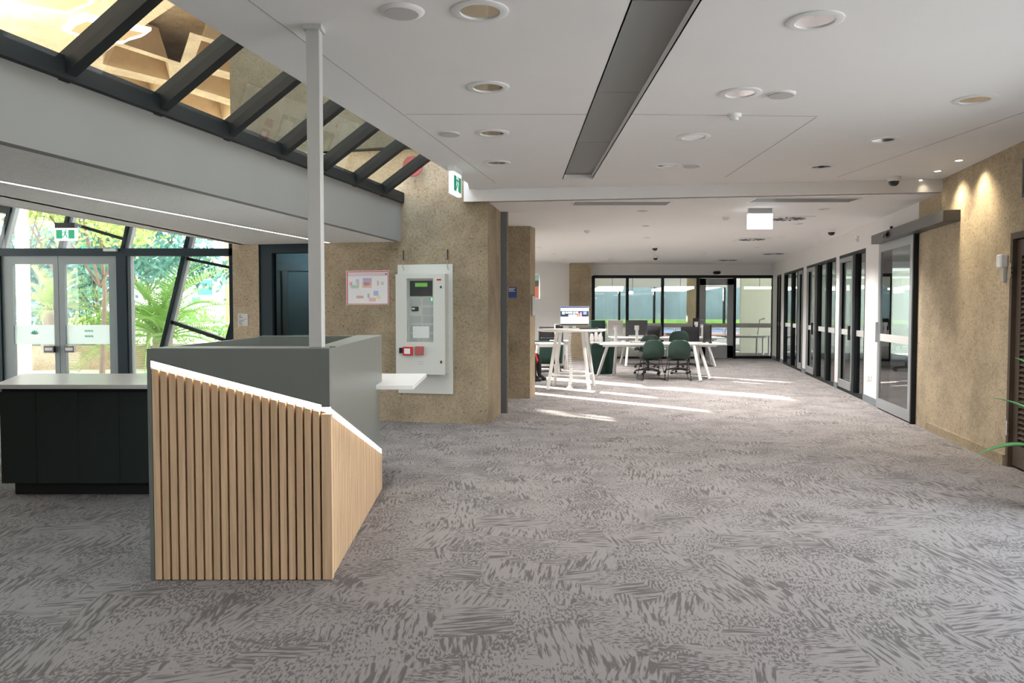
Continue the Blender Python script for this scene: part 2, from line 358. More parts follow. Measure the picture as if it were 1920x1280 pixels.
# slot recess: lined trough with plates
rec = MB(); rec.box(x_sl - .01, x_sl, yl0, yl1, CE, CE + .08); rec.box(x_sr, x_sr + .01, yl0, yl1, CE, CE + .08)
rec.box(x_sl - .01, x_sr + .01, yl1, yl1 + .01, CE, CE + .08); rec.box(x_sl - .01, x_sr + .01, yl0 - .01, yl0, CE, CE + .08)
rec.build('slot_lining', M_CEIL, ceil1)
y = yl0
while y < yl1 - .05:
    B(x_sl, x_sr, y + .004, min(y + 1.7, yl1) - .004, CE + .05, CE + .06).build('slot_panel', M_SLOT, ceil1); y += 1.7
B(x_sl, x_sr, yl0, yl1, CE + .075, CE + .08).build('slot_backing', M_BPLAS, ceil1)
# control joints (thin recess beads)
tj = MB()
def joint(p, q): tj.bar((p[0], p[1], CE - .0005), (q[0], q[1], CE - .0005), .007, .003)
a, b = Fp(700, 173, CE), Fp(929, 343, CE); joint(a, b); c0 = a + (a - b) * 2.0; joint(c0, a)
a, b = Fp(760, 214, CE), Fp(1140, 216, CE); joint(a, (x_sl, a.y)); joint((x_sr, a.y), (Fp(1530, 220, CE).x, Fp(1530, 218, CE).y))
joint(Fp(1360, 332, CE), Fp(1530, 220, CE)); joint(Fp(1570, 332, CE), Fp(1920, 210, CE))
tj.build('trim_1', mat('bead', (.45, .43, .42), .8), **S)
# step down + rear ceiling
sm = MB(); x0, x1 = -.62, rwx(9.3) + .05
sm.prism([(x0, stepY(x0)), (x1, stepY(x1)), (x1, stepY(x1) + .1), (x0, stepY(x0) + .1)], CE2, CE + .12)
sm.build('ceiling_step', M_CEIL, **S)
ceiling_sheet('ceiling_rear', [(-2.6, 10.9), (-.62, stepY(-.62) + .05), (x1, stepY(x1) + .05), (rwx(24) + .1, 24.0), (-2.6, 24.0)], [], [(q.x, q.y, RF * .69) for q, l in FARP], CE2)
B(1.5, rwx(34) + 4.5, 24.0, 34, CE2, CE2 + .1).build('ceiling_office', M_CEIL, **S)
MB().prism([(rwx(10.2) + .12, 10.2), (rwx(10.2) + 4.5, 10.2), (rwx(24) + 4.5, 24), (rwx(24) + .12, 24)], CE2 - .15, CE2 - .05).build('ceiling_rooms', M_CEIL, **S)

# left bulkhead (fascia + rough soffit)
Ya, Yb = -6.0, 10.52
def ztop(Y): return 2.866 + .0105 * (Y - 4.211)
ZS = 2.38
fm = MB()
fm.add([(fas(Ya), Ya, ZS), (fas(Yb), Yb, ZS), (fas(Yb), Yb, ztop(Yb)), (fas(Ya), Ya, ztop(Ya)),
        (fas(Ya) - .08, Ya, ZS), (fas(Yb) - .08, Yb + .02, ZS), (fas(Yb) - .08, Yb + .02, ztop(Yb)), (fas(Ya) - .08, Ya, ztop(Ya))],
       [(0, 1, 2, 3), (4, 7, 6, 5), (0, 3, 7, 4), (1, 5, 6, 2), (3, 2, 6, 7), (0, 4, 5, 1)])
fm.build('wall_bulkhead', M_FASCIA, **S)
MB().prism([(fas(Ya) - .08, Ya), (fas(Yb) - .08, Yb), (-1.6, 10.52), (-3.75, 10.87), (outer(10.9), 10.87), (outer(Ya), Ya)], ZS, ZS + .1).build('ceiling_soffit', M_SOFFIT, **S)
MB().prism([(outer(Ya), Ya), (outer(11), 10.98), (outer(11) - .1, 10.98), (outer(Ya) - .1, Ya)], ZS, 3.3).build('wall_upstand', M_WHITE, **S)
MB().prism([(-8.5, Ya), (outer(Ya), Ya), (outer(11.2), 11.2), (-8.5, 11.2)], 3.3, 3.42).build('ceiling_lobby', M_WHITE, **S)

# left concrete block and tower
def lw_piece(xa, xb, z0, z1, t=.35): return MB().prism([(xa, lwy(xa)), (xb, lwy(xb)), (xb, lwy(xb) + t), (xa, lwy(xa) + t)], z0, z1)
XD0, XD1 = lwp(486).x, lwp(592).x
lw_piece(-3.877, XD0, 0, ZS).build('wall_front', M_CONC, **S)
lb = MB(); lb.prism([(XD1, lwy(XD1)), (-.311, lwy(-.311)), (-.16, 11.15), (-.24, 11.2), (-.24, 11.75), (XD1, 11.9)], .0, 3.58)
wl1 = lb.build('wall_block', M_CONC, **S)
kb = MB(); kb.prism([(-1.9, lwy(-1.9) - .02), (-.325, lwy(-.325) - .02), (-.325, lwy(-.325)), (-1.9, lwy(-1.9))], 0, .085)
kb.build('baseboard_front', M_CONC, **S)
B(-.235, -.075, 11.2, 11.62, 0, CE2).build('door_track', mat('steel_track', (.16, .175, .19), .3, metal=.7), **S)
B(-.075, -.055, 11.2, 11.62, 0, CE2).build('trim_2', M_CONC, **S)
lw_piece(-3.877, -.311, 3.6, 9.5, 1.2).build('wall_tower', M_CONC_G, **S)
lw_piece(-3.877, XD1, ZS, 3.6, .35).build('wall_lintel', M_CONC, **S)
# column 2
colm = MB(); colm.prism([(-.9, 13.07), (.3, 13.07), (.396, 13.47), (.396, 13.75), (-.9, 13.75)], 0, CE2)
colm.build('column', M_CONC, **S)
# back column + back-left white wall
B(xat(1069, 23.3), xat(1108, 23.3), 23.3, 23.9, 0, CE2).build('column_rear', M_CONC, **S)
m = MB(); m.box(-2.6, -2.35, 23.7, 23.85, 0, CE2); m.box(-2.35, -1.9, 23.7, 23.85, 2.65, CE2); m.box(-1.9, xat(1069, 23.5) + .01, 23.7, 23.85, 0, CE2); m.build('wall_back', M_WHITE, **S)
r = sroot('window_15'); B(-2.35, -1.9, 23.75, 23.756, 0, 2.65).build('pane', M_GLASS, r)
B(-1.9, xat(1069, 23.5), 23.68, 23.7, 0, .12).build('baseboard_back', M_ALUD, **S)
# west wall with tall narrow openings that let the low sun in
wm = MB(); X = -2.6
slots = [(11.95, 13.4, 2.6), (14.2, 14.95, 1.35), (16.6, 17.1, 1.85), (18.1, 18.5, 1.7), (20.0, 20.75, 2.45), (23.1, 23.45, 2.6)]  # first opening is added out of view to brighten the far ceiling
yy = 11.3
for (s0, s1, h) in slots:
    wm.box(X - .03, X, yy, s0, 0, CE2); wm.box(X - .03, X, s0, s1, h, CE2); yy = s1
wm.box(X - .03, X, yy, 24, 0, CE2)
wl_o = wm.build('wall_left', M_WHITE, **S)
for i, (s0, s1, h) in enumerate(slots):
    r = sroot('window_%d' % (i + 2 + (20 if i == 0 else 0))); B(X - .02, X - .014, s0, s1, 0, h).build('pane', M_GLASS, r)
# corridor behind the small door
B(-3.95, -2.6, 12.6, 12.7, 0, 2.6).build('wall_corridor', mat('corridor_grey', (.3, .36, .38), .7), **S)
B(-3.95, -3.88, 11.3, 12.6, 0, 2.6).build('wall_corridor_side', M_CONC, **S)
B(-3.95, -2.6, 11.3, 12.6, 2.55, 2.6).build('ceiling_corridor', M_WHITE, **S)
B(-3.95, -2.6, 10.9, 12.6, -.021, -.001).build('floor_corridor', M_CARPET, **S)

# right wall: concrete then partition, all in one plane
def rwp(m, Y0, Y1, z0, z1, d0=0.0, d1=.12):
    nx, ny = .981, -.1925
    return m.prism([(rwx(Y0) + nx * d0, Y0 + ny * d0), (rwx(Y1) + nx * d0, Y1 + ny * d0), (rwx(Y1) + nx * d1, Y1 + ny * d1), (rwx(Y0) + nx * d1, Y0 + ny * d1)], z0, z1)
YL1 = rwY(1893); YL0 = YL1 - 1.05
m = MB(); rwp(m, YL1, 10.15, 0, CE, 0, .3); rwp(m, YL0, YL1, 2.2, CE, 0, .3); rwp(m, 5.8, YL0, 0, CE, 0, .3); rwp(m, -6, 5.8, 0, .5, 0, .3); rwp(m, -6, 5.8, 2.6, CE, 0, .3); rwp(m, -6, .9, .5, 2.6, 0, .3)
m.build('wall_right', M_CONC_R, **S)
r = sroot('window_16')  # unseen window, added to light the side of the desk
for y0_, y1_ in ((.9, 2.4), (2.5, 4.1), (4.2, 5.8)): m = MB(); rwp(m, y0_, y1_, .5, 2.6, .1, .11); m.build('pane', M_GLASS, r)
m = MB(); rwp(m, YL0 - .02, YL1 + .02, 0, 2.22, .12, .3); m.build('wall_right_back', M_BLACK, **S)
m = MB()
Yk = Fp(1760, 806).y
for a, b2, h0, h1 in ((YL1 + .02, Yk, .10, .10),): rwp(m, a, b2, 0, h0, -.025, 0)
m.prism([(rwx(Yk), Yk), (rwx(Yk) - .025, Yk), (rwx(Yk + .12) - .0, Yk + .12)], 0, .06)
m.build('baseboard_right', M_CONC, **S)
HD = 2.49
seg = [rwY(p) for p in (1714, 1655, 1621, 1572, 1566, 1511, 1505, 1469, 1464, 1456)] + [23.887]
seg[0] = 10.15
m = MB(); rwp(m, seg[0], 24, HD, CE2 + .15)
rwp(m, 10.15, 10.2, 0, HD)
for a, b2 in ((1, 2), (3, 4), (5, 6), (7, 8), (9, 10)): rwp(m, seg[a], seg[b2], 0, HD)
m.build('wall_partition', M_WHITE, **S)
m = MB()
for a, b2 in ((1, 2), (3, 4), (5, 6), (7, 8), (9, 10)): rwp(m, seg[a] , seg[b2], 0, .11, -.012, 0)
m.build('baseboard_partition', M_ALUD, **S)
# rooms behind the partition
m = MB(); rwp(m, 9.5, 24, 0, CE2, 4.3, 4.4); m.build('wall_rooms', M_WHITE, **S)
B(rwx(10.2) + .3, rwx(10.2) + 4.6, 9.9, 10.0, 0, CE2).build('wall_rooms_end', M_WHITE, **S)

# glazed openings of the partition: each a window structure with frame, leaf and panes
def opening(nm, Y0, Y1, mull, leaf):
    r = sroot(nm)
    f = MB(); w = .05
    rwp(f, Y0, Y0 + w, 0, HD, .0, .1); rwp(f, Y1 - w, Y1, 0, HD, .0, .1); rwp(f, Y0, Y1, HD - .05, HD, 0, .1); rwp(f, Y0, Y1, 0, .05, 0, .1)
    f.build('frame', M_BLACK, r)
    ys = [Y0] + mull + [Y1]
    for yq in mull:
        f = MB(); rwp(f, yq - .07, yq + .07, .05, HD - .05, .0, .1); f.build('mullion', M_BLACK, r)
    for i in range(len(ys) - 1):
        f = MB(); rwp(f, ys[i], ys[i + 1], .05, HD - .05, .05, .058); f.build('pane', M_GLASSD, r)
        f = MB(); rwp(f, ys[i] + .05, ys[i + 1] - .05, 1.03, 1.13, .035, .048); f.build('midrail', M_POST, r)
    for (a, b3) in leaf:
        lf = MB(); s = .06
        rwp(lf, a, a + s, .06, HD - .06, -.01, .03); rwp(lf, b3 - s, b3, .06, HD - .06, -.01, .03)
        rwp(lf, a, b3, HD - .14, HD - .06, -.01, .03); rwp(lf, a, b3, .06, .2, -.01, .03)
        lf.build('door_leaf_frame', M_ALU, r)
        hd = MB(); rwp(hd, a + .09, a + .12, .95, 1.2, -.05, -.01); hd.build('handle', M_BPLAS, r)
    return r
opening('window_8', seg[2], seg[3], [rwY(1600)], [(rwY(1598), seg[3] - .05)])
opening('window_9', seg[4], seg[5], [rwY(1548), rwY(1530)], [(rwY(1527), seg[5] - .05)])
opening('window_10', seg[6], seg[7], [rwY(1494), rwY(1483)], [(seg[6] + .05, rwY(1496))])
opening('window_11', seg[8], seg[9], [rwY(1460)], [])
# opening behind the big sliding door
r = sroot('window_12'); f = MB(); rwp(f, 10.2, 10.24, 0, HD, -.01, .1); rwp(f, seg[1] - .04, seg[1], 0, HD, -.01, .1); f.build('frame', M_BLACK, r)

# back glazed partition
YB = 23.887
bx = [xat(p, YB) for p in (1112, 1176, 1242, 1308, 1377, 1450)]
BH = zat(517, YB)
r = sroot('window_13')
f = MB(); f.box(bx[0] - .05, bx[0] + .05, YB, YB + .1, 0, BH); f.box(bx[5] - .05, bx[5] + .05, YB, YB + .1, 0, BH); f.box(bx[0], bx[5], YB, YB + .1, BH - .07, BH + .02); f.box(bx[0], bx[3], YB, YB + .1, 0, .06); f.box(bx[4], bx[5], YB, YB + .1, 0, .08)
f.build('frame', M_BLACK, r)
for i in (1, 2, 3, 4): B(bx[i] - .04, bx[i] + .04, YB, YB + .1, 0, BH - .07).build('mullion', M_BLACK, r)
for i in range(5):
    B(bx[i] + .04, bx[i + 1] - .04, YB + .05, YB + .06, .06, BH - .07).build('pane', M_GLASS, r)
    if i != 3: B(bx[i] + .04, bx[i + 1] - .04, YB + .02, YB + .045, zat(614, YB), zat(606, YB)).build('midrail', M_POST, r)
B(2.3, 8.2, YB, YB + .12, BH + .02, CE2).build('wall_back_upper', M_WHITE, **S)
r = sroot('door_3'); a, b2 = bx[3] + .05, bx[4] - .05
f = MB(); f.box(a, a + .18, YB - .03, YB + .02, .02, BH - .08); f.box(b2 - .18, b2, YB - .03, YB + .02, .02, BH - .08); f.box(a, b2, YB - .03, YB + .02, BH - .28, BH - .08); f.box(a, b2, YB - .03, YB + .02, .02, .4)
f.build('door_frame', M_ALU, r); B(a + .18, b2 - .18, YB - .02, YB - .01, .4, BH - .28).build('pane', M_GLASS, r)
B(a + .18, b2 - .18, YB - .025, YB - .005, zat(614, YB), zat(606, YB)).build('midrail', M_POST, r)
# office behind the glazed partition
B(1.5, 1.6, 24, 34, 0, CE2).build('wall_office_left', mat('yellow_wall', (.75, .68, .38), .8), **S)
f = MB()
f.box(1.6, 14, 33.6, 33.8, 0, .9); f.box(1.6, 14, 33.6, 33.8, 2.45, CE2)
f.build('wall_office_back', M_WHITE, **S)
r = sroot('window_14')
for i in range(9):
    xx = 1.6 + i * 1.5; B(xx - .04, xx + .04, 33.6, 33.75, .9, 2.45).build('mullion', M_BLACK, r)
    B(xx + .04, xx + 1.46, 33.7, 33.71, .9, 2.45).build('pane', M_GLASS, r)
B(xat(1388, 27), 14, 27, 27.1, 0, CE2).build('wall_office_white', mat('cream_wall', (.8, .82, .66), .8), **S)
B(xat(1290, 30), xat(1312, 30), 30, 30.3, 0, CE2).build('column_office', M_CONC, **S)
MB().ext([(-1, 37, 0), (20, 37, 0), (20, 37, 2.6), (13, 37, 3.1), (8.5, 37, 2.3), (5, 37, 3.2), (-1, 37, 3.4)], (0, .5, 0)).build('wall_outside', mat('pale_blue_wall', (.06, .09, .1), .7, var=.6, vscale=1.2), **S)
B(1.5, 16, 35, 35.4, -.05, 1.05).build('hedge', mat('lime_hedge', (.15, .28, .06), .9, var=.4, vscale=6), kind='stuff', label='clipped green hedge outside the far office window', category='hedge')

# back wall behind the camera with glazing, and lobby side
B(-8.5, 2.4, -6.4, -6.3, 0, 3.5).build('wall_rear', M_WHITE, **S)
wb = MB(); wb.box(-8.5, -8.35, -6.3, 6.6, 0, 3.3); wb.box(-8.5, -8.35, 6.6, 11, 0, .12); wb.box(-8.5, -8.35, 6.6, 11, 3.1, 3.3); wb.box(-8.5, -8.35, 8.7, 8.85, .12, 3.1)
wb.build('wall_left_lobby', M_CONC, **S)

# lobby window wall (Y = 11)
YW = 11.0
wx = lambda p: xat(p, YW)
r = sroot('window_2')
zt0, zt1 = zat(480, YW), zat(466, YW)
B(-8.35, -3.86, YW - .06, YW + .08, zt0, zt1).build('transom', M_TEAL, r)
B(wx(434), wx(447), YW - .06, YW + .1, 0, ZS + .1).build('jamb', M_TEAL, r)
B(wx(225), wx(243), YW - .07, YW + .09, 0, zt0).build('post', M_TEAL, r)
B(wx(243), wx(249), YW - .02, YW + .08, 0, zt0).build('post', M_ALUD, r)
B(wx(-3), wx(9), YW - .07, YW + .09, 0, zt0).build('post', M_TEAL, r)
def slant(p, q, w, Y=YW + .16, nm='mullion', mt=M_ALUD, d=.09):
    a, b_ = Vp(p[0], p[1], Y), Vp(q[0], q[1], Y); MB().bar(a, b_, w, d, (0, 1, 0)).build(nm, mt, r)
def mullion(p, q):
    slant((p[0] - 6, p[1]), (q[0] - 6, q[1]), .045, nm='mullion', mt=M_TEAL, d=.14); slant((p[0] + 1, p[1]), (q[0] + 1, q[1]), .055)
mullion((311, 655), (366, 425)); mullion((238, 472), (254, 400)); mullion((121, 472), (142, 385)); mullion((6, 480), (30, 385))
slant((145, 422), (236, 449), .04, nm='rail', mt=M_BLACK); slant((352, 485), (440, 503), .04, nm='rail', mt=M_BLACK)
slant((322, 603), (430, 640), .05, nm='rail', mt=M_BLACK); slant((424, 655), (440, 595), .07, nm='rail', mt=M_TEAL)
slant((-10, 392), (26, 392), .12, nm='rail', mt=M_BLACK)
B(wx(249), wx(434), YW + .02, YW + .03, 0, zt0).build('pane', M_GLASS, r)
B(-8.35, wx(-3), YW + .02, YW + .03, 0, zt0).build('pane', M_GLASS, r)
B(-8.35, wx(434), YW + .02, YW + .03, zt1, 3.3).build('pane', M_GLASS, r)
r = sroot('door_1')
def leaf(p0, g0, g1, p1, hx):
    f = MB(); y0, y1 = YW - .03, YW + .03
    f.box(wx(p0), wx(g0), y0, y1, .02, zt0); f.box(wx(g1), wx(p1), y0, y1, .02, zt0)
    f.box(wx(g0), wx(g1), y0, y1, zat(495, YW), zt0); f.box(wx(g0), wx(g1), y0, y1, .02, .18)
    lf = f.build('door_leaf', M_DOORF, r)
    B(wx(g0), wx(g1), YW - .004, YW + .004, .18, zat(495, YW)).build('pane', M_GLASS, lf)
    B(wx(g0), wx(g1), YW - .008, YW - .005, zat(645, YW), zat(609, YW)).build('frosted_band', M_FROST, lf)
    B(wx(hx), wx(hx + 18), YW - .09, YW - .04, zat(660, YW), zat(648, YW)).build('push_plate', M_BPLAS, lf)
    B(wx(hx + 2), wx(hx + 16), YW - .093, YW - .089, zat(656.5, YW), zat(651, YW)).build('push_bar', M_PLASG, lf)
    return lf
l1 = leaf(9, 29, 105, 114, 89); l2 = leaf(115, 126, 208, 225, 127)
# leaf emblem and lettering on the frosted bands
gm = mat('emblem_green', (.1, .42, .3), .6); em = MB(); yb = YW - .0092
for k in range(5):
    a0 = math.radians(25 + k * 32); c = Vector((wx(66), yb, zat(627, YW))); e = Vector((math.cos(a0) * .07, 0, math.sin(a0) * .07)); nrm = Vector((-e.z, 0, e.x)) * .22
    em.ext([c, c + e * .55 + nrm, c + e, c + e * .55 - nrm], (0, -.001, 0))
em.build('emblem', gm, l1)
B(wx(57), wx(75), yb - .001, yb, zat(633.5, YW), zat(628, YW)).build('lettering', M_PLAS, l1)
lt = MB()
for row, yy in ((0, 620), (1, 630)):
    for k in range(6): lt.box(wx(160 + k * 2.7), wx(161.9 + k * 2.7), yb - .001, yb, zat(yy + 1.6 + (k % 2) * .6, YW), zat(yy - 1.6, YW))
lt.build('lettering', gm, l2)
B(wx(205), wx(228), YW - .12, YW - .06, zat(472, YW), zat(467, YW)).build('door_closer', M_PLASG, r)

# small teal door in the concrete wall
r = sroot('door_2', (XD0, lwy(XD0), 0), LW_ROT); wd = (XD1 - XD0) / math.cos(LW_ROT)
f = MB(); f.box(0, .19, .02, .14, 0, ZS); f.box(wd - .1, wd, .02, .14, 0, ZS); f.box(.19, wd - .1, .02, .14, ZS - .12, ZS); f.box(.19, wd - .1, .02, .14, 0, .1)
f.build('frame', M_TEAL, r); B(.19, wd - .1, .07, .08, .1, ZS - .12).build('pane', M_GLASSK, r)
r = thing('reflected_door', 'pale blue-grey door shapes standing in for a reflection in the dark framed glass', 'door', (-3.9, 12.55, 0))  # door shapes added behind the pane to stand for its reflection
B(.1, .2, -.03, 0, 0, 2.1).build('stile', M_ALU, r); B(.25, .33, -.05, 0, 0, 2.1).build('stile', M_ALU, r); B(1.05, 1.15, -.05, 0, 0, 2.1).build('stile', M_ALU, r)
B(.1, 1.15, -.05, 0, 2.1, 2.2).build('rail', M_ALU, r); B(.33, 1.05, -.03, -.01, 0, 2.1).build('panel', mat('door_pale', (.3, .36, .38), .5), r)
B(.4, .98, -.035, -.03, .35, 1.1).build('kick_panel', mat('door_pale_low', (.5, .56, .58), .5), r)

t = thing('corridor_light', 'small ceiling light inside the dark framed doorway', 'light', (-3.2, 11.9, 2.55)); MB().lathe([(0, -.04), (.1, -.035), (.13, 0)], 18).build('diffuser', M_LAMP, t)
_l = bpy.data.lights.new('corridor', 'POINT'); _l.energy = 14; _l.shadow_soft_size = .1; _l.color = (.85, .95, 1); _o = bpy.data.objects.new('corridor_lamp', _l); COL.objects.link(_o); _o.parent = t; _o.location = (0, 0, -.1)
# ------------------------------------------------------------------ skylight
r = sroot('skylight')
def sky_pt(Y, s):   # s = distance up the slope from the fascia top
    return Vector((fas(Y) + s * .80, Y - s * .165, ztop(Y) + .02 + s * .56))
for k in range(-7, 9):
    Y = 4.66 + .84 * k
    if Y > 10.3: break
    a, b_ = sky_pt(Y, -.06), sky_pt(Y, 1.5); MB().bar(a, b_, .085, .12, (.0, 0, 1)).build('rafter', M_BLACK, r)
    a0, a1, a2, a3 = sky_pt(Y - .8, 0), sky_pt(Y - .04, 0), sky_pt(Y - .04, 1.5), sky_pt(Y - .8, 1.5)
    MB().ext([a0, a1, a2, a3], (0, 0, .008)).build('pane', M_GLASSB, r)
MB().bar(sky_pt(-6, .0), sky_pt(10.45, .0), .1, .13).build('sill_beam', M_BLACK, r)
MB().bar(sky_pt(-6, 1.5), sky_pt(10.45, 1.5), .1, .13).build('head_beam', M_BLACK, r)
# upstand from ceiling edge to glass
up = MB()
for (Y0, Y1) in ((-6, 9.65),):
    up.add([(cedge(Y0), Y0, CE + .01), (cedge(Y1), Y1, CE + .01), (cedge(Y1), Y1, 3.62), (cedge(Y0), Y0, 3.62), (cedge(Y0) + .1, Y0, CE + .01), (cedge(Y1) + .1, Y1, CE + .01), (cedge(Y1) + .1, Y1, 3.62), (cedge(Y0) + .1, Y0, 3.62)],
           [(0, 1, 2, 3), (4, 7, 6, 5), (0, 3, 7, 4), (1, 5, 6, 2), (3, 2, 6, 7), (0, 4, 5, 1)])
up.build('wall_upstand_right', M_WHITE, **S)
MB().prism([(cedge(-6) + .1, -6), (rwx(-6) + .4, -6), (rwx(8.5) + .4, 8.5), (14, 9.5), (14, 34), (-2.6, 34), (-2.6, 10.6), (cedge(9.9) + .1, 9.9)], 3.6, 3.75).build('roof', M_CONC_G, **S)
# high wall on the camera's far side so the skylight looks at concrete

# ------------------------------------------------------------------ exterior coffered canopy
r = sroot('canopy')
ZC = 5.4
def cpt(i, j):
    rr = random.Random(i * 91 + j * 7); return Vector((-14.5 + i * 1.55 + (j % 2) * .78 + rr.uniform(-.18, .18), 7.2 + j * 1.35 + rr.uniform(-.16, .16), ZC))
ribs = MB(); rec = MB(); holes = MB()
N, Mn = 8, 12
for j in range(0, Mn - 2):
    for i in range(N - 1):
        if j % 2 == 0: q = [cpt(i, j), cpt(i, j + 1), cpt(i, j + 2), cpt(i - 1, j + 1) if i else cpt(0, j + 1) + Vector((-1.55, 0, 0))]
        else: q = [cpt(i, j), cpt(i + 1, j + 1), cpt(i, j + 2), cpt(i, j + 1)]
        c = sum(q, Vector()) / 4
        if c.x + c.y < 6.3: continue
        n1 = [c + (p - c) * .74 for p in q]; n2 = [c + (p - c) * .5 + Vector((0, 0, .55)) for p in q]
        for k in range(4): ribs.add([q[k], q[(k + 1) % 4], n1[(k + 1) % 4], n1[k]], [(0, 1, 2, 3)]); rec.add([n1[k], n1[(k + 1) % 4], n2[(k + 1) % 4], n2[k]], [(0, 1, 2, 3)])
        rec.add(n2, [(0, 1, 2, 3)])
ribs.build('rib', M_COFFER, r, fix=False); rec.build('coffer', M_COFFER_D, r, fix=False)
B(-16, -3.95, 7.0, 26, ZC + .62, ZC + .7).build('slab', M_COFFER, r)
# near part of the canopy: plain slab with two diamond roof lights
def diamond(cx, cy, w, h, wob):
    pts = []
    for k in range(16):
        t = k / 16 * 2 * PI; rr = 1 / (abs(math.cos(t)) ** 1.0 + abs(math.sin(t)) ** 1.0)
        pts.append((cx + w * rr * math.cos(t) * (1 + wob * math.sin(3 * t + cx)), cy + h * rr * math.sin(t) * (1 + wob * math.cos(2 * t))))
    return pts
MB().prism([(-16, -2), (-3, -2), (-3, 8.9), (-3.9, 9.8), (-15, 20.9), (-16, 20.9)], ZC - .01, ZC + .3).build('slab', M_COFFER, r)
for (px, py, w, h) in ((195, 50, .62, .6), (85, -12, .62, .6)):
    c = Fp(px, py, ZC); o_, i_ = diamond(c.x, c.y, w, h, .1), diamond(c.x, c.y, w * .88, h * .85, .13)
    fr = MB(); n_ = 16
    fr.add([(x, y, ZC - .05) for x, y in o_] + [(x, y, ZC - .09) for x, y in i_] + [(x, y, ZC - .01) for x, y in o_], [(k, (k + 1) % n_, n_ + (k + 1) % n_, n_ + k) for k in range(n_)] + [(k, (k + 1) % n_, 2 * n_ + (k + 1) % n_, 2 * n_ + k) for k in range(n_)])
    fr.build('light_frame', mat('canopy_glow', (1, 1, 1), emit=(1, .97, .9), estr=1.6), r, fix=False)
    MB().add([(x, y, ZC - .05) for x, y in i_], [tuple(range(n_))]).build('glass_infill', M_COFFER_D, r, fix=False)
# unseen fill lights on the lobby roof, added to brighten the canopy
for i, (x, y) in enumerate(((-6.6, 6.0), (-6.6, 9.6), (-6.6, 3.2))):
    fl = thing('fill_light', ('middle', 'farthest', 'nearest')[i] + ' unseen fill light on the lobby roof, added to brighten the canopy', 'light', (x, y, 3.42), 0, 'added fill lights on the lobby roof')
    B(-.15, .15, -.1, .1, 0, .16).build('housing', M_BPLAS, fl, bevel=.01); B(-.12, .12, -.08, .08, .16, .165).build('lens', M_LAMP, fl)
    ld = bpy.data.lights.new('canopy_fill', 'AREA'); ld.energy = 110; ld.size = .25; ld.color = (1, .88, .68); ld.spread = 2.1
    lo = bpy.data.objects.new('fill_lamp', ld); COL.objects.link(lo); lo.parent = fl; lo.location = (0, 0, .2); lo.rotation_euler = (PI, 0, 0)

# ------------------------------------------------------------------ outside: terrace, building, planting
B(-45, -24.0, 31.5, 32.2, 0, 18).build('wall_sun_blocker', M_WHITE, **S)  # unseen slab added to keep the low sun out of the lobby
pl = MB()
for k in range(14):
    t0, t1 = k / 14, (k + 1) / 14
    f0 = lambda t: (-16 + 12.5 * t, 18.6 + 4.6 * t - 2.0 * t * t)
    (xa, ya), (xb, yb_) = f0(t0), f0(t1)
    pl.prism([(xa, ya), (xb, yb_), (xb, yb_ + .4), (xa, ya + .4)], -.05, .55)
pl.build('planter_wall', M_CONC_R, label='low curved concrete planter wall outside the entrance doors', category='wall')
B(-18, -4.0, 21.7, 30, -.05, .5).build('ground_bed', mat('mulch', (.12, .1, .06), .95), **S)
rl = thing('handrail', 'white painted handrail above the planter outside', 'handrail', (0, 0, 0))
a, b_ = Vp(246, 622, 22.6), Vp(430, 606, 22.6); MB().tube([a, b_], .035).build('rail', M_PLAS, rl)
for p in (252, 302, 345, 395): q = Vp(p, 615, 22.6); MB().tube([(q.x, 22.6, .45), (q.x, 22.6, a.z + (b_.z - a.z) * (p - 246) / 184)], .03).build('post', M_PLAS, rl)
B(*[Vp(29, 500, 16).x, Vp(45, 500, 16).x, 16, 16.2], -.05, 5.4).build('outside_post', M_PLAS, label='tall white round post beyond the left door leaf', category='post')
bl = thing('building', 'pale blue two-storey building with slatted windows outside', 'building', (0, 34, 0))
xb0, xb1, xb2 = xat(352, 34), xat(405, 34), xat(427, 34)
B(xb0, xb2, 0, 5, -.05, zat(488, 34)).build('wall', mat('pale_blue_render', (.6, .74, .8), .7), bl)
B(xb0 - .3, xb2 + .2, -.3, 5.2, zat(488, 34), zat(480, 34)).build('roof', M_PLAS, bl)
for yy0, yy1, p0, p1 in ((525, 537, 380, 400), (540, 553, 373, 400), (557, 566, 362, 376), (605, 617, 386, 400)):
    B(xat(p0, 34), xat(p1, 34), -.06, 0, zat(yy1, 34), zat(yy0, 34)).build('window', mat('teal_glass', (.05, .22, .26), .1), bl)
B(xat(402, 34), xat(423, 34), -.07, 0, -.05, zat(594, 34)).build('door', mat('blue_door', (.18, .3, .5), .5), bl)
B(xat(423, 30), xat(433, 30), 30, 30.3, -.05, 6).build('outside_column', mat('orange_timber', (.75, .42, .2), .7), label='orange-brown column at the edge of the pale blue building', category='column')

